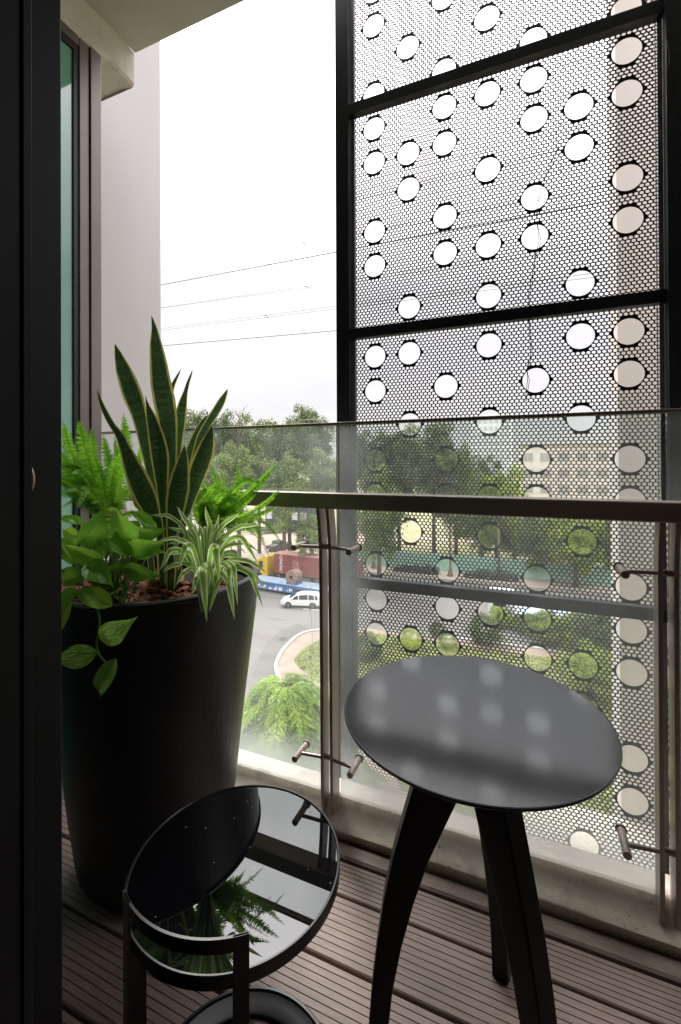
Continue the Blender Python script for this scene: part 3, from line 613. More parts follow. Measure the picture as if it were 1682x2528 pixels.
# snake plant
snm=leafmat('snake_leaf',(.10,.185,.06),(.82,.78,.24),.400,.435,.15,.34,bands=26,bandcol=(.030,.070,.030))
snp=empty('snake_plant',atd(*Z0(700,1420),1.36)); tag(snp,'tall snake plant with dark banded leaves edged in yellow','snake plant')
snl=[ # list of (x,y,half width) from tip down, depth at tip, depth at foot, turn
 ([(600,48,1),(606,75,7),(617,130,17),(626,220,36),(640,330,50),(655,450,60),(676,560,64),(696,680,58),(706,800,49),(713,920,38),(711,1050,29),(704,1200,22)],1.36,1.36,(.2,-.1)),
 ([(378,218,1),(386,245,10),(400,290,24),(426,370,44),(455,450,54),(487,540,58),(520,640,46),(545,750,38),(565,850,34),(590,960,33),(612,1080,33),(640,1250,26)],1.38,1.37,(.1,.3)),
 ([(268,497,1),(276,520,8),(292,575,15),(322,645,20),(362,715,20),(404,775,26),(440,860,36),(480,960,54),(520,1050,66),(565,1150,66),(608,1250,46),(650,1350,22)],1.22,1.30,(.9,-.15)),
 ([(565,533,1),(568,560,4),(578,600,12),(600,680,34),(628,790,50),(648,900,55),(658,1020,43),(667,1150,28),(672,1280,18)],1.33,1.33,(.3,.1)),
 ([(847,378,1),(840,402,5),(822,450,9),(805,510,13),(785,590,28),(768,690,40),(758,790,34),(752,900,24),(742,1020,18)],1.44,1.40,(.3,.3)),
 ([(776,372,1),(766,395,5),(742,440,10),(722,490,14),(705,580,18),(700,700,18)],1.47,1.42,(.4,.2)),
 ([(1061,492,1),(1052,515,10),(1025,570,24),(985,640,27),(945,700,24),(905,780,28),(880,860,26),(855,950,24),(825,1060,22),(790,1180,22)],1.36,1.36,(-.5,-.2)),
 ([(945,648,2),(925,680,18),(893,740,30),(862,810,34),(835,880,34),(812,960,28),(790,1050,24)],1.40,1.38,(.2,.2)),
 ([(962,712,2),(960,750,18),(945,810,40),(925,880,56),(895,960,60),(865,1050,52),(838,1140,40),(812,1230,30),(790,1330,20)],1.33,1.33,(-.2,-.1)),
 ([(800,835,1),(797,865,14),(790,920,32),(776,1010,54),(762,1100,66),(748,1190,62),(736,1290,46),(724,1400,30)],1.27,1.28,(.1,0)),
 ([(655,672,1),(650,720,12),(655,800,18),(662,900,16)],1.40,1.38,(0,0)),
 ([(480,955,1),(478,1000,14),(490,1080,28),(520,1180,30),(560,1280,22)],1.34,1.34,(0,.3)),
]
for pts,za,zb,tw in snl:
    n=len(pts); P3=[];W=[]
    for k,(x,y,hw) in enumerate(pts):
        z=za+(zb-za)*k/(n-1); P3.append(atd(*Z0(x,y),z)); W.append(hw*sk*z)
    # end in the soil
    last=P3[-1]; P3.append(V((snp.location.x+(last.x-snp.location.x)*.6,snp.location.y+(last.y-snp.location.y)*.6,SZ))); W.append(W[-1]*.8)
    ribbon(P3[::-1],W[::-1],snp,snm,'leaf',8,.22,(tw[1],tw[0]),44)
# ferns
fernm=mat('fern_leaf',(.17,.42,.025),.5,col2=(.32,.62,.05),scale=9,transl=.6,space='Object')
fernd=mat('fern_stem',(.12,.20,.03),.6)
def frond(parent,base,ctrl,tip,zb,zc,zt,hw,rnd,dens=44,roll=0):
    pts=bez([atd(*Z0(*base),zb),atd(*Z0(*ctrl),zc),atd(*Z0(*tip),zt)],30); org=parent.location
    q=MB(); cum=[0]
    for k in range(30): cum.append(cum[-1]+(pts[k+1]-pts[k]).length)
    Lt=cum[-1]; npair=int(dens*min(1.3,max(.6,Lt/.24)))
    q.tube([p-org for p in pts[::3]],[.0012-.0008*k/10 for k in range(11)],4,1)
    for k in range(npair):
        f=.14+.85*k/npair; s=f*30; i=min(int(s),29); p=pts[i].lerp(pts[i+1],s-i); t=(pts[min(i+2,30)]-pts[max(i-1,0)]).normalized()
        vd=(p-V(CAM)).normalized(); lat=t.cross(vd).normalized(); nr=lat.cross(t).normalized()
        shape=min(1,(f-.08)/.18)*(1-f)**.55*1.35
        shape=min(shape,1)
        for sd_ in (-1,1):
            a=roll+rnd.uniform(-.35,.35); l2=(lat*math.cos(a)*sd_+nr*math.sin(a)).normalized()
            fw_=t*rnd.uniform(.10,.30); ln=hw*sk*zc*shape*rnd.uniform(.85,1.1); 
            d=(l2+fw_).normalized(); wd=t*ln*.0+t*min(.0040,ln*.30); nn=d.cross(t).normalized()
            dr_=nn*rnd.uniform(-.12,.12)*ln+V((0,0,-.10*ln))
            a0_=p-org; pts6=[a0_-wd*.35,a0_+wd*.75,a0_+d*ln*.35+wd*.62,a0_+d*ln*.72+wd*.42+dr_*.6,a0_+d*ln+fw_*ln*.15+dr_,a0_+d*ln*.70-wd*.38+dr_*.6,a0_+d*ln*.35-wd*.5]
            i0=len(q.v); q.v+=[tuple(v) for v in pts6]; q.f+=[(i0,i0+1,i0+2,i0+6),(i0+6,i0+2,i0+3,i0+5),(i0+5,i0+3,i0+4)]; q.mi+=[0,0,0]
    return q.build('frond',[fernm,fernd],parent)
def fern(label,rootpx,rz,fr_,seed,extra,box_):
    rnd=random.Random(seed); root=empty('boston_fern',atd(*Z0(*rootpx),rz)); tag(root,label,'fern',)
    for (cx,cy_,tx,ty,zc,zt,hw) in fr_: frond(root,(rootpx[0]+rnd.uniform(-20,20),rootpx[1]),(cx,cy_),(tx,ty),rz,zc,zt,hw,rnd,roll=rnd.uniform(-.5,.5))
    for k in range(extra):
        tx=rnd.uniform(box_[0],box_[1]); ty=rnd.uniform(box_[2],box_[3]); cx=(tx+rootpx[0])/2+rnd.uniform(-40,40); cy_=min(ty,rootpx[1])-rnd.uniform(-20,110)+ (rootpx[1]-ty)*.35
        zt=rz+rnd.uniform(-.16,.10); frond(root,rootpx,(cx,cy_),(tx,ty),rz,(rz+zt)/2,zt,rnd.uniform(30,42),rnd,roll=rnd.uniform(-.8,.8))
fern('bright green fern behind the heart shaped leaves beside the window',(345,1300),1.44,[
 (130,920,65,690,1.42,1.36,52),(210,900,160,680,1.42,1.38,58),(260,960,235,720,1.46,1.46,50),(445,900,430,636,1.50,1.52,52),(350,990,305,765,1.46,1.48,55),
 (400,980,375,775,1.5,1.52,40),(150,1040,40,860,1.40,1.34,52),(150,1130,30,1000,1.38,1.32,50),(500,1010,545,800,1.48,1.48,36),(180,1100,60,1120,1.36,1.28,44),(230,1100,150,1210,1.34,1.27,40),(300,1040,240,880,1.42,1.38,50),(380,1080,395,850,1.44,1.44,46),(60,960,-60,720,1.42,1.38,50)],3,30,(-80,540,800,1250))
fern('bright green fern on the right of the planter leaning over the handrail',(905,1340),1.36,[
 (1005,1130,952,948,1.37,1.38,38),(1030,1160,1028,985,1.37,1.38,34),(1110,1150,1125,936,1.36,1.37,40),(1180,1130,1366,940,1.36,1.38,42),(1220,1230,1398,1082,1.35,1.35,30),
 (1200,1270,1372,1200,1.33,1.33,32),(1240,1280,1398,1432,1.30,1.28,24),(1190,1290,1318,1518,1.28,1.24,28),(960,1150,890,1010,1.40,1.42,34),(1100,1230,1240,1120,1.38,1.40,36),(1080,1280,1200,1210,1.34,1.34,36),(1130,1330,1290,1330,1.30,1.28,30)],5,32,(870,1330,1060,1440))
# pothos
def pothmat(name,vari):
    m,t,ns,ls,p,o=nodes(name); uv=ns.new('ShaderNodeUVMap'); sp=ns.new('ShaderNodeSeparateXYZ'); ls.new(uv.outputs[0],sp.inputs[0])
    tcn=ns.new('ShaderNodeTexCoord')
    mpn=ns.new('ShaderNodeMapping'); mpn.inputs['Rotation'].default_value=(0,0,.5); mpn.inputs['Scale'].default_value=(5,1.6,1); ls.new(uv.outputs[0],mpn.inputs[0])
    oi=ns.new('ShaderNodeObjectInfo'); av=ns.new('ShaderNodeVectorMath'); ls.new(mpn.outputs[0],av.inputs[0]); ls.new(oi.outputs['Random'],av.inputs[1])
    n1=ns.new('ShaderNodeTexNoise'); n1.inputs['Scale'].default_value=3; n1.inputs['Detail'].default_value=6; n1.inputs['Roughness'].default_value=.6; ls.new(av.outputs[0],n1.inputs[0])
    r=ns.new('ShaderNodeValToRGB'); ls.new(n1.outputs[0],r.inputs[0]); r.color_ramp.elements[0].position=.60-vari; r.color_ramp.elements[0].color=(.25,.50,.055,1); r.color_ramp.elements[1].position=.70-vari*.6; r.color_ramp.elements[1].color=(.70,.82,.36,1) if vari>.02 else (.34,.60,.08,1)
    # paler midrib
    a=ns.new('ShaderNodeMath'); a.operation='SUBTRACT'; a.inputs[1].default_value=.5; ls.new(sp.outputs[0],a.inputs[0]); b=ns.new('ShaderNodeMath'); b.operation='ABSOLUTE'; ls.new(a.outputs[0],b.inputs[0])
    mr=ns.new('ShaderNodeMapRange'); mr.inputs[1].default_value=.012; mr.inputs[2].default_value=.028; mr.inputs[3].default_value=.55; mr.inputs[4].default_value=0; ls.new(b.outputs[0],mr.inputs[0])
    mx=ns.new('ShaderNodeMixRGB'); ls.new(mr.outputs[0],mx.inputs[0]); ls.new(r.outputs[0],mx.inputs[1]); mx.inputs[2].default_value=(.34,.58,.14,1)
    ls.new(mx.outputs[0],p.inputs['Base Color']); p.inputs['Roughness'].default_value=.28
    # side veins as fine relief
    cv=ns.new('ShaderNodeMath'); cv.operation='MULTIPLY_ADD'; cv.inputs[1].default_value=-26; ls.new(b.outputs[0],cv.inputs[0]); v2_=ns.new('ShaderNodeMath'); v2_.operation='MULTIPLY'; v2_.inputs[1].default_value=44; ls.new(sp.outputs[1],v2_.inputs[0]); ls.new(v2_.outputs[0],cv.inputs[2])
    sn=ns.new('ShaderNodeMath'); sn.operation='SINE'; ls.new(cv.outputs[0],sn.inputs[0]); bu=ns.new('ShaderNodeBump'); bu.inputs['Strength'].default_value=.25; bu.inputs['Distance'].default_value=.001; ls.new(sn.outputs[0],bu.inputs['Height']); ls.new(bu.outputs[0],p.inputs['Normal'])
    hv=ns.new('ShaderNodeHueSaturation'); wn=ns.new('ShaderNodeTexWhiteNoise'); wn.noise_dimensions='1D'; ls.new(oi.outputs['Random'],wn.inputs['W']); vr=ns.new('ShaderNodeMapRange'); vr.inputs[3].default_value=.85; vr.inputs[4].default_value=1.5; ls.new(oi.outputs['Random'],vr.inputs[0]); ls.new(vr.outputs[0],hv.inputs['Value']); hr=ns.new('ShaderNodeMapRange'); hr.inputs[3].default_value=.475; hr.inputs[4].default_value=.512; ls.new(wn.outputs[0],hr.inputs[0]); ls.new(hr.outputs[0],hv.inputs['Hue']); ls.new(mx.outputs[0],hv.inputs['Color']); ls.new(hv.outputs[0],p.inputs['Base Color'])
    tr=ns.new('ShaderNodeBsdfTranslucent'); ls.new(hv.outputs[0],tr.inputs[0]); ms=ns.new('ShaderNodeMixShader'); ms.inputs[0].default_value=.58; ls.new(p.outputs[0],ms.inputs[1]); ls.new(tr.outputs[0],ms.inputs[2]); ls.new(ms.outputs[0],o.inputs[0])
    return m
pm0=pothmat('pothos_leaf',0.0); pm1=pothmat('pothos_leaf_marbled',.10)
poth=empty('pothos',atd(*Z0(400,1720),1.14)); tag(poth,'pothos with heart shaped green leaves trailing over the planter rim','pothos')
heart=[.0,.62,.88,.98,1.0,.96,.89,.79,.67,.53,.38,.22,.10,.02]
def heartleaf(bx,by,tx,ty,wd,z,tilt,var=0,bend=.18,twist=0,zt=None):
    b=atd(*Z0(bx,by),z); t_=atd(*Z0(tx,ty),zt if zt else z+tilt*.03); d=t_-b; L_=d.length; vd=(b-V(CAM)).normalized(); lat=d.cross(vd).normalized(); nr=lat.cross(d).normalized()
    rise=nr*-1 if nr.dot(vd)>0 else nr
    lat2=lat*math.cos(tilt)+rise*math.sin(tilt); n2=rise*math.cos(tilt)-lat*math.sin(tilt)
    hw=wd/2*1.04*sk*z/max(.5,abs(math.cos(tilt))); q=MB(); q.uv=[]; A=8; n=len(heart)-1
    for k,h in enumerate(heart):
        f=k/n; cp=b+d*f+n2*(bend*L_*math.sin(f*PI*.9))
        for j in range(A+1):
            u=-1+2*j/A; back=-.17*L_*(abs(u)**1.5)*max(0,1-f*3.2)      # lobes reach behind the stalk
            q.v.append(tuple(cp+lat2*u*h*hw+n2*(.52*abs(u)**1.2*h*hw-.12*abs(u)**3*h*hw+.035*L_*math.sin(u*3+f*7+bx))+d.normalized()*back-poth.location)); q.uv.append((j/A,f))
    for k in range(n):
        for j in range(A): q.f.append((k*(A+1)+j,k*(A+1)+j+1,(k+1)*(A+1)+j+1,(k+1)*(A+1)+j)); q.mi.append(0)
    q.build('leaf',pm1 if var else pm0,poth,smooth=True); return b
hl=[(205,1415,297,1208,160,1.12,.35,0),(478,1398,372,1218,135,1.14,-.3,0),(505,1350,705,1322,78,1.18,.7,0),(478,1455,702,1398,125,1.12,.4,0),(525,1500,702,1492,74,1.13,-.5,0),
 (462,1580,664,1622,100,1.08,.3,0),(225,1570,368,1694,135,1.05,-.2,0),(208,1592,62,1682,98,1.08,.3,0),(272,1512,50,1424,92,1.09,-.4,0),(330,1795,130,1716,112,1.03,.2,0),
 (326,1990,521,1866,142,1.02,.1,1),(243,2092,25,2128,130,1.02,-.1,1),(372,2158,302,2348,98,1.01,.5,1),(112,1772,58,1990,70,1.04,.6,0),(462,1492,282,1406,80,1.10,.4,0),
 (372,1402,246,1335,95,1.16,-.3,0),(520,1590,392,1572,50,1.11,.2,0),(168,1312,40,1290,52,1.16,.7,0),(150,1530,50,1450,70,1.12,-.3,0),(592,1308,472,1240,66,1.24,.3,0),
 (265,1560,135,1492,88,1.13,.2,0),(405,1250,300,1250,54,1.22,.5,0),(130,1705,50,1792,72,1.06,.1,0),(385,1365,478,1415,66,1.12,.7,0),(440,1330,300,1300,90,1.2,.2,0),(560,1420,420,1430,80,1.17,-.3,0),(350,1480,240,1440,84,1.16,.2,0),(140,1380,60,1350,70,1.18,.1,0),(620,1330,520,1290,60,1.26,.2,0),(140,1640,30,1600,80,1.12,.3,0)]
stemm=mat('pothos_stem',(.13,.26,.04),.45,transl=.15)
sq=MB(); rnd=random.Random(9)
for k in range(26):
    bx=rnd.uniform(90,560); by=rnd.uniform(1330,1640); a=rnd.uniform(-.9,PI+.9); L_=rnd.uniform(70,120)
    if by>1560 and bx>430: continue
    hl.append((bx,by,bx+L_*math.cos(a)*1.1,by-L_*math.sin(a)*.7,L_*rnd.uniform(.55,.85),rnd.uniform(1.13,1.26),rnd.uniform(-.8,.8),0))
for (bx,by,tx,ty,wd,z,ti,va) in hl:
    b=heartleaf(bx,by,tx,ty,wd,z,ti,va)
    if va==0:
        fx=330+rnd.uniform(-60,130); f=atd(*Z0(fx,1700+rnd.uniform(-10,20)),1.13); f.z=SZ+.01; midp=f.lerp(b,.55)+V((0,0,.015))+RT*rnd.uniform(-.01,.01)
        sq.tube([p-poth.location for p in bez([f,midp,b],8)],[.0024-.0001*k for k in range(9)],6)
vine=[atd(*Z0(*p),z) for p,z in (((420,1700),1.10),((330,1750),1.05),((270,1812),1.03),((283,1870),1.025),((281,1940),1.02),((268,2030),1.02),((272,2080),1.02),((300,2128),1.02),((350,2172),1.015),((372,2160),1.01))]
sq.tube([p-poth.location for p in bez(vine,40)],.0026,7)
for a,b in (((283,1950),(326,1990)),((268,2040),(243,2092)),((272,1812),(125,1806)),((272,1830),(300,1795))): sq.tube([atd(*Z0(*a),1.02)-poth.location,atd(*Z0((a[0]+b[0])/2,(a[1]+b[1])/2+10),1.02)-poth.location,atd(*Z0(*b),1.025)-poth.location],.0018,6)
sq.build('stem',stemm,poth,smooth=True)
# spider plant
spm=leafmat('spider_leaf',(.30,.56,.075),(.92,.93,.66),.30,.37,.52,.40)
spi=empty('spider_plant',atd(*Z0(925,1620),1.14)); tag(spi,'spider plant with arching cream edged leaves spilling over the rim','spider plant')
spl=[(590,1257,720,1268,12,1.16),(755,1203,840,1330,17,1.16),(925,1203,955,1330,17,1.17),(1135,1240,1030,1320,15,1.2),(1265,1315,1120,1335,15,1.2),(640,1412,760,1400,14,1.1),(650,1592,725,1465,17,1.06),
 (760,1590,812,1435,20,1.04),(665,1602,750,1555,15,1.06),(748,1682,805,1600,15,1.03),(845,1742,878,1622,16,1.01),(935,1905,912,1590,26,.99),(1008,1662,985,1452,24,1.0),(1078,1782,1062,1570,18,1.0),
 (1102,1888,1058,1640,22,1.0),(1122,1800,1090,1560,16,1.02),(1275,1812,1185,1600,18,1.02),(1295,1602,1160,1530,15,1.05),(1245,1550,1130,1390,17,1.08),(1255,1482,1110,1395,14,1.1),(1288,1700,1175,1585,15,1.04),
 (1050,1330,985,1405,14,1.2),(700,1330,800,1360,13,1.18),(860,1290,880,1400,13,1.2),(1180,1430,1060,1440,15,1.1),(690,1500,790,1480,15,1.08),(1010,1250,980,1380,13,1.19),(820,1250,860,1350,12,1.21),(1215,1640,1120,1560,14,1.05),(700,1430,800,1420,14,1.14),(1090,1360,1000,1420,14,1.17),(980,1700,950,1560,14,1.02)]
for k in range(16):
    a=rnd.uniform(-.3,PI+.3); spl.append((925+330*math.cos(a)*rnd.uniform(.5,.9),1540-230*math.sin(a)*rnd.uniform(.3,1),925+170*math.cos(a),1480-150*math.sin(a),rnd.uniform(9,14),1.14+rnd.uniform(-.03,.09)))
for (tx,ty,ax,ay,w_,z) in spl:
    base=atd(*Z0(925+rnd.uniform(-22,22),1600+rnd.uniform(-6,14)),1.13); base.z=SZ+.012
    s1=atd(*Z0(925+(ax-925)*.5,1600+(ay-1600)*.62),(1.13+z)/2)
    ribbon([base,s1,atd(*Z0(ax,ay),z),atd(*Z0(ax+(tx-ax)*.55,ay+(ty-ay)*.5-abs(tx-ax)*.04),z-.01),atd(*Z0(tx,ty),z-.02)],[w_*.55*sk*z,w_*.85*sk*z,w_*sk*z,w_*.72*sk*z,.6*sk],spi,spm,'leaf',6,.0,(rnd.uniform(-.5,.5),rnd.uniform(-.4,.4)),22,fold=.45)
# ================================================================== the street below
def ground_poly(name,pts,z,m,kind='structure',parent=None):
    q=MB(); q.prism([(p[0],p[1]) for p in pts],'z',G+z-.3,G+z); o=q.build(name,m,parent,fixn=True)
    if kind and not parent: tag(o,kind=kind)
    return o
grm=mat('scrub_ground',(.20,.17,.10),.95,scale=.05,col2=(.12,.16,.05),detail=8)
q=MB(); q.box(-1500,1500,-300,2600,G-1,G-.02); tag(q.build('ground',grm),kind='structure')
asph=mat('asphalt',(.115,.103,.097),.9,scale=.10,col2=(.150,.137,.130),detail=9,lo=.3,hi=.7,bump=.1,bscale=6)
def wear(m):
    t=m.node_tree; ns=t.nodes; ls=t.links; p=ns['Principled BSDF']; src=p.inputs['Base Color'].links[0].from_socket
    tcn=ns.new('ShaderNodeTexCoord')
    for sc_,lo_,hi_,colr in ((.9,.60,.74,(.80,.80,.80,1)),(.22,.50,.66,(.86,.85,.84,1)),(3.5,.62,.74,(1.15,1.14,1.12,1))):
        mpn=ns.new('ShaderNodeMapping'); mpn.inputs['Scale'].default_value=(.35,1.6,1); mpn.inputs['Rotation'].default_value=(0,0,.25*sc_); ls.new(tcn.outputs['Object'],mpn.inputs[0])
        n=ns.new('ShaderNodeTexNoise'); n.inputs['Scale'].default_value=sc_; n.inputs['Detail'].default_value=5; ls.new(mpn.outputs[0],n.inputs[0])
        r=ns.new('ShaderNodeMapRange'); r.inputs[1].default_value=lo_; r.inputs[2].default_value=hi_; ls.new(n.outputs[0],r.inputs[0])
        mx=ns.new('ShaderNodeMixRGB'); mx.blend_type='MULTIPLY'; mx.inputs[2].default_value=colr; ls.new(r.outputs[0],mx.inputs[0]); ls.new(src,mx.inputs[1]); src=mx.outputs[0]
    ls.new(src,p.inputs['Base Color'])
wear(asph)
asph2=mat('patched_asphalt',(.105,.095,.090),.9,scale=.6,col2=(.128,.118,.112),detail=8)
arcpx=[(905,1552),(860,1551),(820,1552),(783,1556),(753,1561),(730,1572),(711.7,1588),(699,1602),(690,1614),(683,1628),(678.5,1640),(677,1650),(679,1660),(690,1690),(715,1740),(745,1800),(790,1900)]
arc=[gp(*p) for p in arcpx]
arc=[p.xy for p in bez(arc,80)]
road=[(-150,62),(-60,62),(90,64),(90,44.5),(0,43.0),(-8,42.2)]+[tuple(p) for p in arc]+[(-8,-20),(-70,-20),(-150,20)]
ground_poly('road',road,0,asph)
# darker resurfaced strip inside the bend
inner=[gp(*p).xy for p in ((735,1540),(705,1552),(683,1564),(662,1590),(645,1612),(631,1634),(622,1665),(612,1720))]
inner=[tuple(p) for p in bez([V((*p,0)) for p in inner],30)]
strip=[(p[0],p[1]) for p in inner]+[tuple(p) for p in arc[60:14:-1]]
ground_poly('resurfaced_road',strip,.006,asph2)
def strip_along(pts,wd,z0,z1,name,m,parent=None,side=1,seg=None,kind='structure'):
    q=MB(); n=len(pts); 
    rng=range(n-1)
    for k in rng:
        a,b=V(pts[k]),V(pts[k+1]); 
        d=(b-a).normalized(); nn=V((-d.y,d.x))*wd*side
        if seg and k%seg==seg-1: b=a+(b-a)*.85
        q.prism([tuple(a),tuple(b),tuple(b+nn),tuple(a+nn)],'z',z0,z1)
    o=q.build(name,m,parent,fixn=True)
    if kind: tag(o,kind=kind)
    return o
whitep=mat('white_kerb_paint',(.46,.44,.42),.8,var=.15,scale=1.5)
pavm=mat('pink_paving',(.20,.145,.118),.9,scale=.7,col2=(.27,.205,.17),detail=8)
lawnpx=[(905,1562),(870,1563),(835,1566),(806,1572),(790,1581),(765,1592),(742.6,1609),(728,1628),(732,1641),(742.6,1652),(766,1666),(786.6,1673),(810,1684),(850,1700),(900,1730)]
lawn=[tuple(p.xy) for p in bez([gp(*p) for p in lawnpx],60)]
pave=[tuple(p) for p in arc[:]]+[(-8,10),(60,10),(60,43.5),(0,43.0),(-8,42.2)]
ground_poly('paving',pave,.02,pavm)
strip_along([tuple(p) for p in arc[8:]],.26,G,G+.14,'kerb',whitep,side=1,seg=8)
strip_along([(-9,42.3),(0,43.1),(90,44.6)],.35,G,G+.13,'kerb',mat('grey_kerb',(.42,.40,.37),.9),side=-1)
grassm=mat('lawn_grass',(.085,.105,.03),.95,scale=1.2,col2=(.17,.165,.06),detail=10,lo=.3,hi=.7,bump=.6,bscale=8)
lp=lawn+[(-6,22),(60,14),(60,41.5),(0,41.2)]
ground_poly('lawn',lp,.05,grassm)
q=MB(); rn=random.Random(4)
def inpoly(x,y,P):
    c=False;j=len(P)-1
    for i in range(len(P)):
        if (P[i][1]>y)!=(P[j][1]>y) and x<(P[j][0]-P[i][0])*(y-P[i][1])/(P[j][1]-P[i][1])+P[i][0]: c=not c
        j=i
    return c
cnt=0
while cnt<26000:
    x=rn.uniform(-18,14); y=rn.uniform(22,43)
    if not inpoly(x,y,lp): continue
    cnt+=1; a=rn.uniform(0,6.3); h=rn.uniform(.05,.16); ww=rn.uniform(.02,.05); z=G+.05
    q.v+=[(x-ww*math.cos(a),y-ww*math.sin(a),z),(x+ww*math.cos(a),y+ww*math.sin(a),z),(x+rn.uniform(-.06,.06),y+rn.uniform(-.06,.06),z+h)]; i=len(q.v)-3; q.f.append((i,i+1,i+2)); q.mi.append(0)
tag(q.build('grass',mat('grass_blades',(.085,.115,.03),.9,col2=(.18,.18,.055),scale=.8,transl=.3)),'short yellowish green grass covering the lawn below the screen','grass',kind='stuff')
# road markings: dashes near the car
dm=mat('road_paint',(.55,.54,.52),.8)
for k,(a,b) in enumerate((((748,1504),(761,1505)),((768,1506),(800,1508)),((829,1497),(836,1497.5)))):
    p,q_=gp(*a),gp(*b); strip_along([tuple(p.xy),tuple(q_.xy)],.18,G+.004,G+.014,'lane_mark',dm)
q=MB(); p=gp(700,1578); q.tube([(0,0,0),(0,0,.012)],.36,16); dcv=q.build('manhole_cover',mat('cast_iron',(.05,.048,.045),.7),loc=(p.x,p.y,G+.008)); tag(dcv,'round iron manhole cover in the road near the bend','manhole cover')
# sidewalk beyond the road and dusty yard
swm=mat('dusty_pavement',(.26,.21,.175),.95,scale=.35,col2=(.33,.275,.235),detail=8)
ground_poly('pavement',[(-150,62),(-60,62),(90,64),(90,70),(-25,68.2),(-32,68),(-150,75)],.12,swm)
yardm=mat('dirt_yard',(.26,.195,.155),.95,scale=.08,col2=(.33,.255,.21),detail=8)
ground_poly('dirt_yard',[(-150,68),(-25,68),(-25,95),(-48,100),(-90,140),(-190,150)],.03,yardm)
ground_poly('park_lawn',[(-25,69.2),(60,70),(120,170),(-60,170),(-25,95)],.04,mat('dry_lawn',(.15,.155,.06),.95,scale=.06,col2=(.27,.235,.14),detail=9))
ground_poly('park_path',[(-22,92),(40,84),(40,87),(-22,96.5)],.10,mat('pale_path',(.36,.27,.22),.9))
# ------------------------------------------------------------------ trees
def leafy(cols,name,rough=.6,tr=.25): 
    m,t,ns,ls,p,o=nodes(name); g=ns.new('ShaderNodeNewGeometry'); r=ns.new('ShaderNodeValToRGB'); ls.new(g.outputs['Random Per Island'],r.inputs[0])
    tcn=ns.new('ShaderNodeTexCoord'); n1=ns.new('ShaderNodeTexNoise'); n1.inputs['Scale'].default_value=.6; n1.inputs['Detail'].default_value=3; ls.new(tcn.outputs['Object'],n1.inputs[0])
    r.color_ramp.elements[0].color=(*cols[0],1); r.color_ramp.elements[1].color=(*cols[2],1); k=r.color_ramp.elements.new(.5); k.color=(*cols[1],1)
    r2=ns.new('ShaderNodeValToRGB'); ls.new(n1.outputs[0],r2.inputs[0]); r2.color_ramp.elements[0].position=.35; r2.color_ramp.elements[0].color=(.6,.65,.7,1); r2.color_ramp.elements[1].position=.65; r2.color_ramp.elements[1].color=(1.35,1.25,1.0,1)
    mx=ns.new('ShaderNodeMixRGB'); mx.blend_type='MULTIPLY'; mx.inputs[0].default_value=1; ls.new(r.outputs[0],mx.inputs[1]); ls.new(r2.outputs[0],mx.inputs[2])
    ls.new(mx.outputs[0],p.inputs['Base Color']); p.inputs['Roughness'].default_value=rough
    tl=ns.new('ShaderNodeBsdfTranslucent'); ls.new(mx.outputs[0],tl.inputs[0]); ms=ns.new('ShaderNodeMixShader'); ms.inputs[0].default_value=tr; ls.new(p.outputs[0],ms.inputs[1]); ls.new(tl.outputs[0],ms.inputs[2]); ls.new(ms.outputs[0],o.inputs[0])
    return m
olive=leafy([(.055,.085,.035),(.09,.13,.05),(.165,.195,.08)],'dark_leaves')
midg=leafy([(.075,.13,.035),(.14,.20,.05),(.26,.31,.10)],'mid_leaves')
yelg=leafy([(.12,.20,.03),(.25,.33,.05),(.42,.46,.10)],'bright_leaves',tr=.35)
barkt=mat('tree_bark',(.13,.10,.075),.9,bump=.6,bscale=8,scale=3)
def crown_mesh(seed,nleaf,leaf,nclump=80,flat=.8,fill=.30):
    """unit crown (radius about 1): leaf cards on clumps set through an uneven volume"""
    rn=np.random.default_rng(seed)
    d=rn.normal(size=(nclump,3)); d/=np.linalg.norm(d,axis=1)[:,None]; rad=rn.uniform(fill,.92,nclump); lump=1+.25*np.sin(d[:,0]*5+seed)*np.cos(d[:,1]*4+d[:,2]*3)
    cc=d*(rad*lump)[:,None]*np.array([1,1,flat]); cr_=rn.uniform(.15,.34,nclump)
    idx=rn.integers(0,nclump,nleaf); dd=rn.normal(size=(nleaf,3)); dd/=np.linalg.norm(dd,axis=1)[:,None]; dd[:,2]=np.where(rn.random(nleaf)<.7,np.abs(dd[:,2]),dd[:,2])
    rr=cr_[idx]*rn.uniform(.55,1.05,nleaf); p=cc[idx]+dd*rr[:,None]
    nrm=dd+rn.normal(size=(nleaf,3))*.55; nrm/=np.linalg.norm(nrm,axis=1)[:,None]
    a=np.cross(nrm,rn.normal(size=(nleaf,3))); a/=np.linalg.norm(a,axis=1)[:,None]; b=np.cross(nrm,a)
    s=(leaf*rn.uniform(.6,1.4,nleaf))[:,None]
    v=np.stack([p-a*s*.5,p+b*s*.32-a*s*.05,p+a*s*.5,p-b*s*.32+a*s*.05],1).reshape(-1,3)
    me=bpy.data.meshes.new('crown'); me.from_pydata(v.tolist(),[],np.arange(nleaf*4).reshape(-1,4).tolist()); return me
CR={}
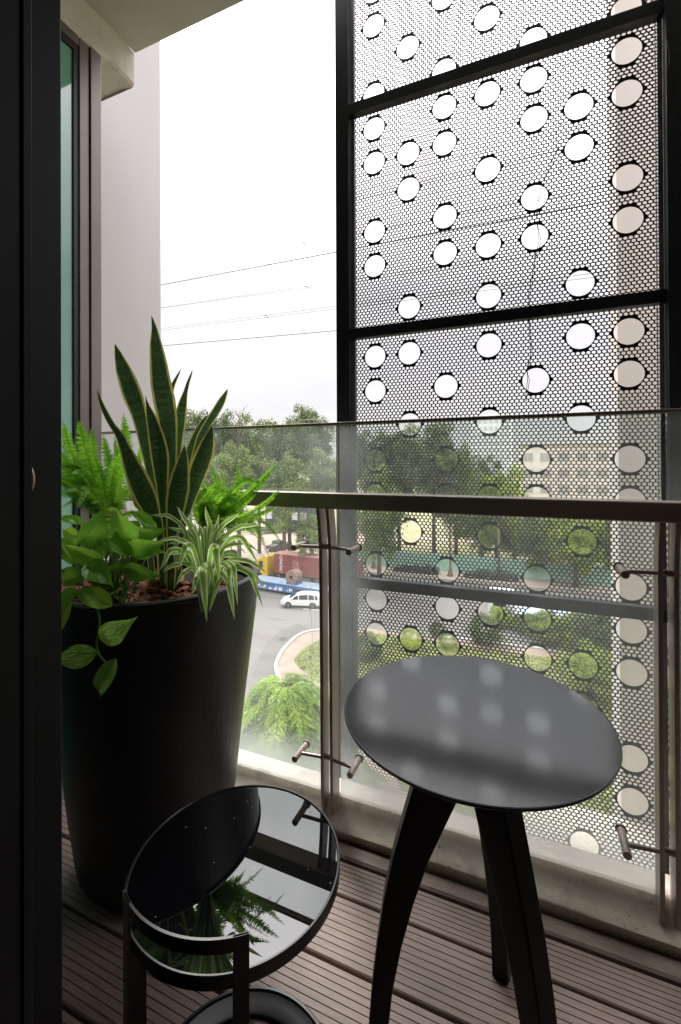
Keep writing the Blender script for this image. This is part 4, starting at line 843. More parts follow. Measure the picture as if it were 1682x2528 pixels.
def tree(x,y,h,r,label,cat='tree',m=midg,seed=1,nleaf=9000,leaf=.07,flat=.85,trunk=.35,name='broadleaf_tree',group=None,zr=1.0,bare=0,lean=0,crown_z=None,base=None):
    root=empty(name,(x,y,base if base is not None else G)); tag(root,label,cat,group)
    seed0=seed; seed=seed%4; nleaf=20000; flat=.95
    key=(seed,nleaf,leaf,flat)
    if key not in CR: CR[key]=crown_mesh(seed,nleaf,leaf,flat=flat)
    rn=random.Random(seed0*7+int(x*3))
    cz=crown_z if crown_z else h-r*flat*zr
    q=MB(); q.tube([(0,0,-.1),(rn.uniform(-.1,.1),0,cz*.45),(lean*.5,rn.uniform(-.2,.2),cz*.85),(lean,0,cz+r*.2)],[trunk,trunk*.75,trunk*.55,trunk*.25],8)
    for k in range(7):
        a=rn.uniform(0,6.3); e=rn.uniform(.5,.85)*r; q.tube([(lean*.4,0,cz*rn.uniform(.5,.8)),(e*.5*math.cos(a)+lean*.6,e*.5*math.sin(a),cz*.95),(e*math.cos(a)+lean,e*math.sin(a),cz+rn.uniform(-.1,.4)*r*flat)],[trunk*.38,trunk*.22,.04],6)
    q.build('trunk',barkt,root,smooth=True)
    if not bare:
        me=CR[key]
        if len(me.materials)==0: me.materials.append(m)
        o=link('crown',me,root); o.material_slots[0].link='OBJECT'; o.material_slots[0].material=m; o.location=(lean,0,cz); o.scale=(r,r,r*zr); o.rotation_euler=(0,0,rn.uniform(0,6.3))
    return root
# far row behind the yard (left of the screen)
GT='big shade trees beyond the street'
def ftree(px,topy,D,rpx,label,m,seed,**k):
    p=atd(px,1133,D); r=rpx*D/1109.*1.25; top=atd(px,topy,D).z; k['zr']=min(1.35,max(k.get('zr',1)*.8,.29*(top-G)/(r*.95))); k['leaf']=.055 if D>50 else .05
    if topy>1085 and D>=50 and 21<=seed!=37: k['zr']=.44*(top-G)/(r*.95)
    return tree(p.x,p.y,top-G,r,label,m=m,seed=seed,group=None,**k)
ftree(470,1018,78,62,'olive green shade tree standing behind the snake plant leaves',olive,11,nleaf=15000,leaf=.055,zr=1.5)
ftree(548,1024,74,55,'rounded dark tree seen just right of the snake plant leaf',olive,12,nleaf=15000,leaf=.055,zr=1.45)
ftree(640,1024,80,62,'broad shade tree with pale green top above the glass edge',midg,13,nleaf=15000,leaf=.055,zr=1.5)
ftree(715,1016,72,62,'tall dense tree filling the middle above the red container',olive,14,nleaf=15000,leaf=.055,zr=1.45)
ftree(770,1009,84,52,'tallest dark crown beside the left post of the screen',olive,15,nleaf=15000,leaf=.055,zr=1.7)
ftree(590,1100,66,55,'low bushy tree in front of the shade trees behind the fern',midg,16,nleaf=13000,leaf=.055,zr=.9)
ftree(700,1120,64,58,'mid green spreading tree above the dirt yard',midg,17,nleaf=13000,leaf=.055,zr=.8)
ftree(500,1110,62,60,'leafy low tree behind the fern on the left',midg,18,nleaf=13000,leaf=.055,zr=.9)
ftree(800,1112,66,40,'bushy tree low behind the glass joint',midg,19,nleaf=13000,leaf=.055,zr=1)
bt=ftree(592,1008,70,30,'bare thin tree reaching above the glass edge',olive,20,bare=1,trunk=.12)
rn=random.Random(5); q=MB()
for k in range(46):
    h0=rn.uniform(14,23.5); a=rn.uniform(0,6.3); L1=rn.uniform(1,2.6); p0=V((0,0,h0)); p1=p0+V((math.cos(a)*L1*.6,math.sin(a)*L1*.6,L1*.7)); q.tube([p0,p0.lerp(p1,.5)+V((0,0,.1)),p1],[.04,.03,.012],4)
    for j in range(3): b2=a+rn.uniform(-1,1); q.tube([p0.lerp(p1,.6),p1+V((math.cos(b2)*.7,math.sin(b2)*.7,rn.uniform(0,.8)))],[.02,.008],4)
q.tube([(0,0,12),(0.1,0,24.5)],[.1,.03],6); q.build('branches',barkt,bt)
# trees seen through the screen
ftree(905,1060,76,50,'dark tree behind the left edge of the perforated panels',olive,21,nleaf=12000,leaf=.055,zr=1.2)
ftree(985,1042,70,62,'large dark tree seen through the left of the screen',olive,22,nleaf=14000,leaf=.055,zr=1.3)
ftree(1070,1050,74,60,'large rounded tree seen through the second column of holes',olive,23,nleaf=14000,leaf=.055,zr=1.2)
ftree(1125,1092,78,48,'smaller tree sloping down beside the pale building',midg,24,nleaf=12000,leaf=.055,zr=1.0)
ftree(1205,1122,88,36,'dark tuft of a tree before the far pale building',olive,25,nleaf=9000,leaf=.055,zr=.5)
ftree(1225,1142,72,60,'yellow green tree beside the cream building',yelg,26,nleaf=11000,leaf=.055,zr=.55)
ftree(935,1160,58,46,'low green tree behind the lower left of the screen',midg,27,nleaf=11000,leaf=.055,zr=.8)
ftree(1190,1222,70,50,'tree with pale branches above the hoarding',midg,28,nleaf=9000,leaf=.055,zr=.5)
ftree(1330,1255,62,62,'dense tree under the handrail before the cream building',midg,29,nleaf=12000,leaf=.055,zr=.55)
ftree(1420,1250,58,62,'green tree seen through the right hole under the handrail',yelg,30,nleaf=12000,leaf=.055,zr=.7)
ftree(1500,1250,60,60,'green tree against the streaky pale wall',midg,31,nleaf=12000,leaf=.055,zr=.7)
ftree(1270,1290,72,50,'low tree behind the end of the green hoarding',midg,32,nleaf=9000,leaf=.055,zr=.5)
ftree(1395,1505,40,62,'roadside tree with bright tips hiding part of the flatbed',yelg,33,nleaf=14000,leaf=.05,zr=.75)
ftree(1485,1490,36,72,'dark roadside tree before the streaky pale wall',olive,34,nleaf=15000,leaf=.05,zr=1.0)
ftree(1455,1600,31,62,'lower roadside tree with yellow green clumps behind the table',yelg,35,nleaf=14000,leaf=.05,zr=.9)
ftree(1480,1770,26,70,'dark shrubby tree low beside the pale wall',olive,36,nleaf=14000,leaf=.05,zr=1.0)
ftree(770,1262,60,40,'feathery light green tree in the yard behind the container',midg,37,nleaf=13000,leaf=.055,zr=.8)
# trunks in front of the hoarding
for k,(px,py,hh,lb) in enumerate(((923,1404,5,'slim paired trunk standing before the green hoarding on the left'),(1112,1424,8,'swollen based trunk before the middle of the green hoarding'),(1232,1425,9,'straight slim trunk before the hoarding nearer the flowers'))):
    p=gp(px,py); r_=empty('street_tree',p); tag(r_,lb,'tree'); q=MB(); q.tube([(0,0,-.1),(0,0,.5),(.02,0,1.4),(0,.05,hh)],[.55,.34,.17,.13],9); q.build('trunk',barkt,r_,smooth=True)
    me=CR[(0,20000,.055,.95)]; o=link('crown',me,r_); o.material_slots[0].link='OBJECT'; o.material_slots[0].material=midg; o.location=(0,0,hh+.8); o.scale=(2.2,2.2,1.4)
# clipped round bushes on the lawn
def bush(px,py,r,lb,m,seed,leaf=.07):
    p=gp(px,py); me=crown_mesh(seed,9000,leaf,nclump=160,flat=.85,fill=.80); me.materials.append(m); o=link('round_bush',me); o.location=(p.x,p.y,G+r*.75); o.scale=(r,r,r); tag(o,lb,'bush')
bush(1016,1598,1.05,'clipped round yellow green bush on the lawn, brightest of them',yelg,41,.05)
bush(1106,1600,.9,'small dark green bush on the lawn right of the clipped one',midg,42,.05)
bush(1080,1572,.8,'dark bush at the far edge of the lawn by the road',olive,43)
bush(1200,1588,1.5,'dark spreading bush on the lawn edge before the white truck',olive,44)
bush(1235,1545,1.1,'bright green bush touching the white truck wheel',yelg,45)
bush(1295,1560,1.0,'small leafy bush on the lawn before the blue flatbed',midg,46)
bush(1345,1585,1.6,'wide green bush under the roadside tree',midg,47)
bush(905,1625,1.2,'dark low bush at the lawn edge behind the left screen post',olive,48)
# feathery tree close below the balcony
ntree=empty('feathery_tree',(0,0,0)); 
pc=atd(708,1740,15.5); ntree.location=(pc.x,pc.y,G); tag(ntree,'bright lime green feathery tree right below the balcony glass','tree')
top=atd(700,1672,15.5).z-G; base=V((0,0,0))
q=MB(); q.tube([(0,0,0),(.1,0,top*.4),(0,.1,top*.75),(0,0,top*.92)],[.25,.19,.12,.05],8)
lv=MB(); rn=random.Random(12)
for k in range(120):
    a=k*2.399; lev=rn.uniform(0,1); z0=top*(.60+.36*lev); Lb=rn.uniform(1.1,1.9)*(1.30-.60*lev)*1.35
    d=V((math.cos(a),math.sin(a),0)); pts=[V((0,0,z0)),V((0,0,z0))+d*Lb*.45+V((0,0,.30)),V((0,0,z0))+d*Lb*.85+V((0,0,-.05)),V((0,0,z0))+d*Lb*1.12+V((0,0,-.65-rn.random()*.5))]
    pp=bez(pts,36); q.tube(pp[::4],[.018-.0016*j for j in range(10)],4)
    for i in range(5,37):
        t=(pp[min(i+1,36)]-pp[i-1]).normalized(); side=t.cross(V((0,0,1))).normalized()
        for s in (-1,1):
            # one pinnate twig with paired leaflets
            tl_=rn.uniform(.18,.36)*(1 if i<30 else .7); td=(side*s+t*rn.uniform(.3,.9)+V((0,0,rn.uniform(-.55,.05)))).normalized(); o0=pp[i]
            for j in range(6):
                f=(j+1)/6; c=o0+td*tl_*f+V((0,0,-.12*f*f*tl_)); u=td.cross(V((rn.uniform(-.3,.3),rn.uniform(-.3,.3),1))).normalized()
                for s2 in (-1,1):
                    e=c+(u*s2+td*.8).normalized()*rn.uniform(.075,.125); w2_=td*.021; i0=len(lv.v)
                    lv.v+=[tuple(c-w2_),tuple(c.lerp(e,.5)+w2_+V((0,0,.004))),tuple(e),tuple(c.lerp(e,.5)-w2_)]; lv.f.append((i0,i0+1,i0+2,i0+3)); lv.mi.append(0)
q.build('trunk',barkt,ntree,smooth=True)
lime=leafy([(.07,.17,.015),(.19,.33,.03),(.36,.46,.07)],'lime_leaves',tr=.4)
lv.build('crown',lime,ntree)
# ------------------------------------------------------------------ vehicles
tyre=mat('tyre',(.02,.02,.022),.8); rimm=mat('alloy',(.42,.42,.43),.35,.8); winm=mat('car_glass',(.02,.025,.03),.08,spec=.7)
def wheel(parent,x,y,r,w_,m=None):
    q=MB(); q.tube([(0,-w_/2,0),(0,-w_/2+.02,0),(0,w_/2-.02,0),(0,w_/2,0)],[r*.93,r,r,r*.93],22); o=q.build('wheel',tyre,parent,loc=(x,y,r))
    q=MB(); s=-1 if y<0 else 1
    q.tube([(0,s*(w_/2-.01),0),(0,s*(w_/2+.012),0)],[r*.60,r*.56],18); q.build('rim',m or rimm,o)
    q=MB()
    for k in range(5):
        a=k*2*PI/5; q.box(-.02,.02,s*(w_/2+.013)-.004,s*(w_/2+.013)+.004,.05,r*.5) if 0 else q.tube([(r*.10*math.cos(a+.25),s*(w_/2+.014),r*.10*math.sin(a+.25)),(r*.52*math.cos(a+.25),s*(w_/2+.014),r*.52*math.sin(a+.25))],[.05,.07],4)
    q.build('hub',mat('dark_hub',(.08,.08,.085),.5),o)
def car(loc,rz,paint,label,Lc=4.7,Wc=1.72,Hc=1.62,group=None,kind='mpv'):
    root=empty('parked_car' if group else 'people_carrier',loc,rz); tag(root,label,'car',group)
    # side stations: x, half width low, z low, z belt, z top (front is -x)
    S=[(-2.35,.62,.38,.62,.66),(-2.28,.74,.30,.72,.78),(-2.0,.80,.25,.80,.92),(-1.55,.84,.24,.86,1.02),(-1.15,.85,.24,.92,1.10),(-.75,.86,.24,.94,1.36),(-.25,.86,.24,.95,1.55),(.3,.86,.24,.96,1.61),(.9,.86,.24,.97,1.61),(1.5,.86,.24,.98,1.57),(1.95,.85,.26,.99,1.50),(2.16,.83,.30,1.0,1.30),(2.28,.80,.36,.98,1.04),(2.34,.72,.42,.80,.86)]
    if kind=='sedan': S=[(x,w_,zl,zb,(zt if x<.9 or x>2.1 else (1.45 if x<1.2 else 1.15 if x<1.7 else 1.0))*(.93)) for x,w_,zl,zb,zt in S]
    sx=Lc/4.7; sy=Wc/1.72; sz=Hc/1.62
    q=MB(); n=10
    for (x,hw,zl,zb,zt) in S:
        g=max(0,zt-zb); ins=.16*min(1,g/.55)
        prof=[(0,zl),(hw*.86,zl),(hw,zl+.12),(hw*1.015,(zl+zb)/2+.05),(hw*.985,zb),(hw-ins*.45,zb+g*.5),(hw-ins,zb+g*.86),(hw-ins-.14,zt-.01),(hw*.4,zt+.015),(0,zt+.02)]
        ring=[(y,z) for y,z in prof]+[(-y,z) for y,z in prof[::-1]][1:-1]
        q.v+=[(x*sx,y*sy,z*sz) for y,z in ring]
    m_=len(ring); ns_=len(S)
    for k in range(ns_-1):
        for j in range(m_): q.f.append((k*m_+j,k*m_+(j+1)%m_,(k+1)*m_+(j+1)%m_,(k+1)*m_+j)); q.mi.append(0)
    q.f.append(tuple(range(m_))[::-1]); q.f.append(tuple((ns_-1)*m_+j for j in range(m_))); q.mi+=[0,0]
    body=q.build('body',paint,root,smooth=True,fixn=True); md=body.modifiers.new('e','EDGE_SPLIT'); md.split_angle=math.radians(38)
    if kind=='mpv':
        for s in (-1,1):
            for pts in ([(-1.12,.97),(-.30,.975),(-.30,1.42),(-.62,1.33)],[(-.20,.98),(.78,.99),(.78,1.50),(-.20,1.45)],[(.86,.99),(1.55,1.00),(1.42,1.45),(.86,1.50)],[(1.64,1.01),(1.95,1.03),(1.80,1.38),(1.56,1.43)]):
                w2=MB(); w2.v=[(x*sx,s*((.861-.16*max(0,(z-.96)/.60)*.93)*sy+.008),z*sz) for x,z in pts]; w2.f=[(0,1,2,3)]; w2.mi=[0]; o=w2.build('side_window',winm,root); md=o.modifiers.new('s','SOLIDIFY'); md.thickness=.012
        for pts in ([(-1.36,.66,1.06),(-.66,.60,1.43),(-.66,-.60,1.43),(-1.36,-.66,1.06)],[(2.12,.62,1.40),(2.25,.66,1.10),(2.25,-.66,1.10),(2.12,-.62,1.40)]):
            w2=MB(); w2.v=[((x+(-.03 if x<0 else .03))*sx,y*sy,(z+.035)*sz) for x,y,z in pts]; w2.f=[(0,1,2,3)]; w2.mi=[0]; w2.build('windscreen' if pts[0][0]<0 else 'rear_window',winm,root)
        for s in (-1,1):
            w2=MB(); w2.box(-2.30*sx,-2.02*sx,min(s*.60,s*.82)*sy,max(s*.60,s*.82)*sy,.66,.80); w2.build('headlight',mat('lamp_lens',(.6,.62,.65),.1),root,bevel=.03)
            w2=MB(); w2.box(2.13*sx,2.28*sx,min(s*.66,s*.845)*sy,max(s*.66,s*.845)*sy,.86,1.12); w2.build('tail_light',mat('tail_lens',(.35,.02,.02),.15),root,bevel=.03)
            w2=MB(); w2.box(-1.0*sx,-.86*sx,min(s*.86,s*1.02)*sy,max(s*.86,s*1.02)*sy,1.0,1.12); w2.build('mirror',paint,root,bevel=.03)
        w2=MB(); w2.box(2.27*sx,2.37*sx,-.80*sy,.80*sy,.32,.56); w2.build('bumper',paint,root,bevel=.05)
    else:
        w2=MB(); 
        for s in (-1,1): w2.poly([(x*sx,s*(.80)*sy,z*sz) for x,z in ((-.9,.92),(1.2,.94),(.8,1.32),(-.4,1.33))])
        w2.build('side_window',winm,root)
    for x in (-1.42,1.34):
        for s in (-1,1): wheel(root,x*sx,s*(Wc/2-.10),.325,.22)
    # dark arches
    for x in (-1.42,1.34):
        for s in (-1,1): 
            w2=MB(); w2.tube([(x*sx,s*(Wc/2-.10),.335),(x*sx,s*(Wc/2+.012),.335)],.385,20); w2.build('wheel_arch',tyre,root)
    return root
a_,b_=gp(710.3,1500.5),gp(766.6,1502)
white=mat('white_car_paint',(.72,.72,.72),.22,coat=.8,var=.02)
ctr=(a_+b_)/2; ang=math.atan2((b_-a_).y,(b_-a_).x)
car((ctr.x-.72*math.sin(ang)*-1*0,ctr.y+.75,G),ang,white,'white people carrier driving along the road beside the blue flatbed')
def lorry_box(q,p,a,x0,x1,y0,y1,z0,z1): pass
# container lorry
c1,c2=gp(678,1413.8,1.25),gp(790.7,1428.7,1.25); an=math.atan2((c2-c1).y,(c2-c1).x)
lo=empty('container_lorry',(c1.x,c1.y,G),an); tag(lo,'yellow cab lorry carrying a dull red corrugated shipping container','lorry')
redm=mat('container_red',(.24,.055,.05),.6,var=.18,scale=.6,detail=6); redt=mat('container_roof',(.42,.22,.19),.8,var=.12,scale=1)
cl=12.2; q=MB(); q.box(.06,cl-.06,.06,2.38,1.3,3.82)
cont=q.build('container',redm,lo)
q=MB(); 
for k in range(43):
    x=.30+k*.275; q.prism([(x,.0),(x+.15,.0),(x+.19,.058),(x-.04,.058)],'z',1.45,3.70)
q.build('corrugation',redm,cont)
q=MB()
for (x0,x1,y0,y1,z0,z1) in ((-.01,cl,-.02,.10,1.25,1.42),(-.01,cl,-.02,.10,3.72,3.86),(-.01,.14,-.02,.10,1.42,3.72),(cl-.14,cl,-.02,.10,1.42,3.72),(-.01,.10,.10,2.42,1.25,1.42),(-.01,.10,.10,2.42,3.72,3.86)): q.box(x0,x1,y0,y1,z0,z1)
q.build('frame',redm,cont)
q=MB(); q.box(.0,cl,.0,2.44,3.83,3.87); q.build('roof',redt,cont)
q=MB(); q.box(-.4,cl,.35,2.1,.95,1.24); q.build('chassis',tyre,lo)
# lettering on the container: white vertical wordmark plus the pale data panel
fc=bpy.data.curves.new('lettering','FONT'); fc.body='CRONOS'; fc.size=.62; fc.extrude=.004
lt_=bpy.data.objects.new('lettering',fc); sc.collection.objects.link(lt_)
fm=mat('white_lettering',(.75,.75,.75),.6); fc.materials.append(fm)
fc.align_x='CENTER'
bpy.context.view_layer.update(); lme=bpy.data.meshes.new_from_object(lt_.evaluated_get(bpy.context.evaluated_depsgraph_get())); bpy.data.objects.remove(lt_); lt_=link('lettering',lme); lt_.parent=cont
lt_.matrix_local=Matrix(((0,-1,0,1.28),(0,0,-1,-.008),(1,0,0,2.62),(0,0,0,1)))
q=MB()
for k in range(4): q.box(2.9+.0,3.5,-.012,-.008,2.2+.28*k,2.36+.28*k)
q.box(3.55,3.9,-.012,-.008,2.1,3.1); q.build('data_panel',mat('faded_print',(.36,.16,.14),.7),cont)
q=MB(); q.prism([(-3.2,.6),(-1.25,.6),(-1.25,3.25),(-1.75,3.42),(-2.4,3.0),(-3.1,2.75),(-3.25,1.8)],'y',.06,2.36)
yel=mat('yellow_cab',(.62,.38,.02),.4,coat=.4); cab=q.build('cab',yel,lo,bevel=.05,fixn=True)
q=MB(); q.prism([(-2.75,1.75),(-2.0,1.75),(-2.0,2.65),(-2.6,2.60)],'y',.03,.055); q.prism([(-3.27,1.9),(-3.22,1.9),(-3.06,2.68),(-3.11,2.68)],'y',.2,2.2); q.build('cab_window',winm,cab)
for s in (.55,.0): pass
for x in (-2.5,-.1,1.2,8.6,9.9,11.1):
    for y in (.15,2.25): wheel(lo,x,y,.50,.32)
# flatbed with steel coil
f1,f2=gp(648,1434.5,1.3),gp(790.7,1457,1.3); an=math.atan2((f2-f1).y,(f2-f1).x)
fl=empty('flatbed_trailer',(f1.x,f1.y,G),an); tag(fl,'blue flatbed trailer carrying one steel coil in front of the container','trailer')
blue=mat('blue_trailer',(.045,.13,.30),.5,var=.25,scale=1.5); 
q=MB(); q.box(-2.2,12.5,0,.10,1.02,1.28); q.box(-2.2,12.5,2.38,2.48,1.02,1.28); q.box(-2.2,12.5,.7,.9,.75,1.22); q.box(-2.2,12.5,1.6,1.8,.75,1.22); q.build('side_rail',blue,fl)
pm=mat('grey_blue_deck',(.25,.29,.36),.7,var=.2,scale=2)
for k in range(10):
    q=MB(); q.box(-2.2,12.5,.11+k*.227,.11+k*.227+.215,1.22,1.29); q.build('deck_plank',pm,fl)
q=MB()
for k in range(7): q.box(-.9+k*.82,-.25+k*.82,.05,.45,.42,.95)
tb_=q.build('tool_rack',mat('blue_white_boxes',(.10,.17,.38),.5,col2=(.62,.62,.66),scale=1.6,lo=.48,hi=.52),fl)
q=MB(); q.box(-1.2,5.0,.0,.05,.36,.46); q.box(-1.2,5.0,.0,.05,.92,1.0); q.box(-1.2,-1.1,.0,.05,.36,1.0); q.box(4.9,5.0,.0,.05,.36,1.0); q.build('rack_frame',blue,fl)
for x in (-1.6,6.5,9.4,10.6,11.8):
    for y in (.18,2.3): wheel(fl,x,y,.48,.32)
q=MB(); cxp=(736.8,1420); cc=gp(*cxp,2.1)
co=empty('steel_coil',(0,0,0)); 
fx=(V((cc.x,cc.y,0))-V((f1.x,f1.y,0))); ux=V((math.cos(an),math.sin(an),0)); xx=fx.dot(ux)
cpos=V((f1.x,f1.y,0))+ux*xx+V((-math.sin(an),math.cos(an),0))*.35; co.location=(cpos.x,cpos.y,G+1.29); co.rotation_euler=(0,0,an); tag(co,'rusty steel coil lying on the blue flatbed deck','steel coil')
prof=[(.26,0),(.82,0),(.86,.02),(.86,1.28),(.82,1.30),(.26,1.30),(.26,0)]
q.lathe(prof,n=48); q.v=[(v[0],v[2],v[1]+.86) for v in q.v]; q.build('coil',mat('coil_steel',(.20,.13,.12),.45,.5,col2=(.42,.27,.22),scale=3,detail=6),co,smooth=False,fixn=True)
q=MB(); q.box(-.75,-.45,0,1.3,0,.22); q.box(.45,.75,0,1.3,0,.22); q.build('chock',blue,co)
# dark pick-up parked in the yard
p=gp(690,1357); pk=empty('pickup_truck',(p.x,p.y,G),1.35); tag(pk,'black pickup parked in the dirt yard behind the container lorry','pickup')
blkp=mat('black_paint',(.02,.02,.022),.25,coat=.6)
q=MB(); q.prism([(-2.6,.45),(2.6,.45),(2.6,1.05),(.9,1.08),(.45,1.75),(-.9,1.78),(-1.2,1.15),(-2.6,1.12)],'y',-.9,.9); q.build('body',blkp,pk,bevel=.06,fixn=True)
q=MB(); q.prism([(-1.02,1.18),(.72,1.15),(.38,1.68),(-.85,1.70)],'y',-.915,.915); q.build('side_window',winm,pk)
q=MB(); q.box(-2.63,-2.60,-.75,-.55,.75,1.0); q.box(-2.63,-2.60,.55,.75,.75,1.0); q.build('tail_light',mat('tail_lens',(.35,.02,.02),.15),pk)
q=MB(); q.box(-2.63,-2.605,-.22,.22,.62,.74); q.build('number_plate',white,pk)
for x in (-1.6,1.7):
    for s in (-1,1): wheel(pk,x,s*.80,.38,.25)
# parked dark cars on the far pavement
GC='dark cars parked along the hoarding'
lbs=['dark car parked at the left end of the hoarding','dark car parked right behind the leftmost parked car','dark car parked in the middle of the hoarding','dark car parked at the right end near the flowers']
for k,(px,py) in enumerate(((1012,1413),(1045,1416),(1190,1429),(1235,1433))):
    p=gp(px,py); car((p.x,p.y,G),.05,blkp,lbs[k],group=GC,kind='sedan',Hc=1.42)
# white truck and second blue flatbed seen through the screen
p=gp(1212,1534); wt=empty('white_truck',(p.x,p.y,G),.03); tag(wt,'white box truck standing behind the bushes at the lawn edge','truck')
wtm=mat('truck_white',(.66,.66,.67),.4,var=.08,scale=1.5)
q=MB(); q.box(-.2,2.2,0,2.4,.6,2.9); q.build('cab',wtm,wt,bevel=.12)
q=MB(); q.prism([(.2,1.6),(1.5,1.6),(1.5,2.5),(.35,2.5)],'y',-.02,.0); q.box(-.22,-.2,.2,2.2,1.6,2.5); q.box(1.7,2.0,-.02,0,1.0,1.2); q.box(.6,1.0,-.02,0,.95,1.15); q.build('cab_window',winm,wt)
q=MB(); q.box(2.3,4.4,0,2.4,.9,1.2); q.build('load_bed',wtm,wt)
for x in (.9,3.6):
    for y in (.1,2.3): wheel(wt,x,y,.48,.3)
p=gp(1282,1548); f2_=empty('flatbed_trailer',(p.x,p.y,G),.02); tag(f2_,'second blue flatbed seen through a round hole above the lawn','trailer')
q=MB(); q.box(0,7.5,0,2.4,1.15,1.3); q.build('deck',mat('pale_blue_deck',(.32,.40,.50),.7,var=.2,scale=3),f2_)
q=MB(); q.box(0,7.5,-.05,.0,.95,1.3); q.box(0,7.5,.5,1.9,.7,1.1); q.build('side_rail',mat('dark_blue',(.02,.04,.10),.5),f2_)
for x in (1.0,2.2,6.0):
    for y in (.1,2.3): wheel(f2_,x,y,.50,.3)
# ------------------------------------------------------------------ hoarding, hedges, far buildings
hgm=mat('green_hoarding',(.29,.46,.37),.7,var=.12,scale=1.2)
ho=empty('site_hoarding',(-26,67.5,G)); tag(ho,'long green site hoarding beyond the street seen through the screen','hoarding')
me=None
q=MB(); q.box(0,2.36,0,.05,.1,2.5)
for k in range(6): q.box(.10+k*.38,.24+k*.38,-.03,0,.1,2.5)
first=q.build('hoarding_panel',hgm,ho); 
for k in range(1,22):
    o=first.copy(); sc.collection.objects.link(o); o.parent=ho; o.location=(k*2.4,0,0)
# hedge and flowers
q=MB(); me=crown_mesh(61,12000,.05,nclump=120,fill=.2); me.materials.append(midg); o=link('hedge',me); p=gp(680,1316); o.location=(p.x,p.y,G+.8); o.scale=(9,1.2,1.2); o.rotation_euler=(0,0,.75); tag(o,'dark hedge along the far side of the dirt yard','hedge')
rn=random.Random(8); q=MB()
for k in range(1500):
    f=rn.random(); px=1383+f*75; p=gp(px,1372+f*16+rn.uniform(-3,3)); z=rn.uniform(.2,1.3); s=.10; a=rn.uniform(0,6.3)
    q.v+=[(p.x-s*math.cos(a),p.y-s*math.sin(a),G+z),(p.x+s*math.cos(a),p.y+s*math.sin(a),G+z),(p.x+rn.uniform(-.1,.1),p.y,G+z+s*1.5)]; i=len(q.v)-3; q.f.append((i,i+1,i+2)); q.mi.append(0)
tag(q.build('flowers',mat('pink_flowers',(.62,.22,.26),.7,transl=.3)),'strip of pink flowers at the end of the green hoarding','flowers',kind='stuff')
# covered stalls in the far yard
p=gp(672,1298); q=MB(); kk=empty('market_awning',(p.x,p.y,G),.5); tag(kk,'blue and white awnings at the far end of the dirt yard','awning')
for k in range(3):
    q=MB(); q.prism([(0,2.6),(3,2.6),(1.5,3.3)],'y',k*3.1,k*3.1+3.0); q.build('canopy',mat('blue_tarp',(.05,.25,.55),.6) if k!=1 else wtm,kk)
q=MB(); 
for k in range(4): q.box(.05,.12,k*3.05,k*3.05+.08,0,2.6); q.box(2.9,2.97,k*3.05,k*3.05+.08,0,2.6)
q.box(.3,2.7,.5,8.5,.0,1.0); q.build('poles',wtm,kk)
# buildings
def building(name,label,px0,px1,topy,D,depth,wall,winrows,wincols,winmat,label_cat='building',roof=None,ww=.6,rowh=3.2):
    p0=ony(px0,1133,D); p1=ony(px1,1133,D); zt=ony(px0,topy,D).z; w_=p1.x-p0.x; r=empty(name,(p0.x,D,G)); tag(r,label,label_cat)
    h=zt-G; q=MB(); q.box(0,w_,0,depth,0,h); q.build('wall',wall,r)
    q=MB(); q.box(-.3,w_+.3,-.4,depth,h,h+.35); q.build('roof',roof or wall,r)
    cw=w_/wincols
    for i in range(winrows):
        z=h-1.0-rowh*(i+1)+.9
        if z<1: break
        for j in range(wincols):
            x=cw*(j+.5)-ww*cw/2; f=MB(); f.box(x-.10,x+ww*cw+.10,-.06,0,z-.1,z+1.7); fo=f.build('window',mat('window_frame',(.62,.58,.52),.6),r)
            f=MB(); 
            for s in range(2): f.box(x+.05+s*ww*cw/2,x+ww*cw/2-.05+s*ww*cw/2,-.09,-.055,z+.05,z+1.55)
            f.build('pane',winmat,fo)
    return r
cream=mat('cream_wall',(.74,.67,.60),.9,var=.08,scale=.5); pane=mat('far_pane',(.40,.39,.37),.3)
building('cream_building','cream building with white framed windows behind the trees',1282,1560,1098,98,20,cream,5,6,pane,roof=mat('pale_roof',(.62,.60,.56),.8))
building('pale_block','tall pale block with upright ribs on the skyline',1165,1262,1028,210,20,mat('pale_panels',(.75,.77,.78),.8,var=.05,scale=.4,stretch=(4,1,.1)),6,7,mat('pale_pane',(.50,.54,.58),.3),roof=None)
building('far_house','small white house among the trees left of the screen holes',872,905,1118,150,12,mat('white_wall',(.66,.62,.58),.9),3,3,pane)
building('dark_shed','dark blue shed front behind the yard tree',655,760,1245,92,10,mat('navy_sheet',(.03,.04,.07),.7,var=.3,scale=.8,stretch=(3,1,.1)),1,5,mat('shed_white',(.60,.60,.62),.5),roof=tyre)
building('far_warehouse','long low pale building beyond the trees',250,520,1118,190,30,cream,1,9,pane)
# distant tree belt all round
q=MB(); n=0; me=crown_mesh(77,24000,.05,nclump=240,fill=.2,flat=1.0); me.materials.append(olive)
rn=random.Random(3); root=None
q=MB()
belt=[]
rg=np.random.default_rng(6)
NB=52000
xb=rg.uniform(-330,330,NB); yb=rg.uniform(170,235,NB)+np.abs(xb)*.05; hb=(8+5*np.sin(xb*.07)+3*np.sin(xb*.21+1))*np.sqrt(np.clip(1-((yb-200-np.abs(xb)*.05)/38)**2,0,1))*rg.uniform(.72,1.0,NB)+.5
c=np.stack([xb,yb,G+hb],1); a=rg.normal(size=(NB,3)); a/=np.linalg.norm(a,axis=1)[:,None]; b=np.cross(a,rg.normal(size=(NB,3))); b/=np.linalg.norm(b,axis=1)[:,None]; s=rg.uniform(.9,1.9,NB)[:,None]
v=np.stack([c-a*s*.5,c+b*s*.4,c+a*s*.5,c-b*s*.4],1).reshape(-1,3)
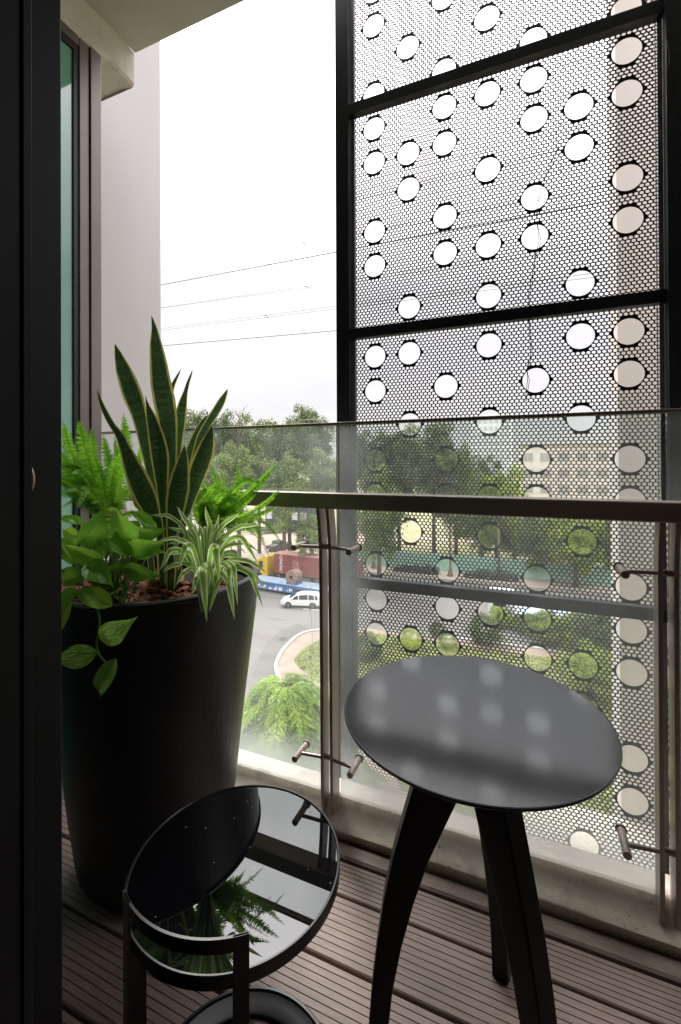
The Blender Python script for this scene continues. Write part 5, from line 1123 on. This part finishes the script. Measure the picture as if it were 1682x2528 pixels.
me=bpy.data.meshes.new('woods'); me.from_pydata(v.tolist(),[],np.arange(NB*4).reshape(-1,4).tolist()); me.materials.append(olive)
tag(link('woods',me),'far belt of trees closing the view along the horizon','woods',kind='stuff')
# ------------------------------------------------------------------ power lines overhead
cabm=mat('cable',(.24,.24,.25),.6,.2)
def Zt(x,y): return (x*.5485,y*.5485)
wires=[([((745,868),(1510,622))],.022,'faintest power cable, highest over the trees',None),
 ([((745,1040),(1510,848))],.022,'second faint power cable below the highest one',None),
 ([((745,1086),(1512,908)),((745,1100),(1512,924))],.035,'upper twin power cable with a spacer in the middle',1245),
 ([((745,1210),(1512,1064)),((745,1216),(1512,1073))],.035,'twin power cable with its spacer near the screen post',1385),
 ([((745,1277),(1512,1133)),((745,1280),(1512,1136))],.045,'darkest twin power cable with the two wires almost touching',1238),
 ([((745,1382),(1512,1268)),((745,1384),(1512,1278))],.035,'twin power cable that spreads wider towards the screen',1395),
 ([((745,1476),(1512,1378)),((745,1484),(1512,1390))],.04,'lower twin power cable with its spacer above the plant leaves',1230),
 ([((745,1554),(1512,1487)),((745,1556),(1512,1489))],.04,'lowest twin power cable over the treetops',1380)]
for ln,r,lb,spx in wires:
    root=None; ends=[]
    for (a,b) in ln:
        A=ony(*Zt(*a),60); B=ony(*Zt(*b),60); d=(B-A)
        if root is None: root=empty('power_line',A); tag(root,lb,'power line','power cables crossing the sky')
        pts=[]
        for k in range(-14,27):
            t=k/2.0; sg=.010*(t*(t-1))*.5; pts.append(A+d*t+V((0,0,sg))-root.location)
        q=MB(); q.tube(pts,r*.95,5); q.build('cable',cabm,root); ends.append((A,d))
    if spx and len(ln)>1:
        f=(spx-745)/(1512-745); q=MB(); p0=ends[0][0]+ends[0][1]*f-root.location; p1=ends[1][0]+ends[1][1]*(f+.012)-root.location; q.tube([p0,p1],r*1.4,5); 
        q.tube([p0-V((.15,0,0)),p0+V((.15,0,0))],r*2.2,5); q.tube([p1-V((.15,0,0)),p1+V((.15,0,0))],r*2.2,5); q.build('spacer',cabm,root)
q=MB(); A=ony(545,1037,66); B=ony(835,1034,66); m1=A.lerp(B,.5)-V((0,0,.35)); 
ext=B-A; pts=bez([A-ext*1.2,A,m1,B,B+ext*2.2],40); q.tube([p-A for p in pts],.03,5); o=q.build('telephone_wire',cabm,loc=A); tag(o,'thin wire strung just above the treetops and the glass edge','wire')
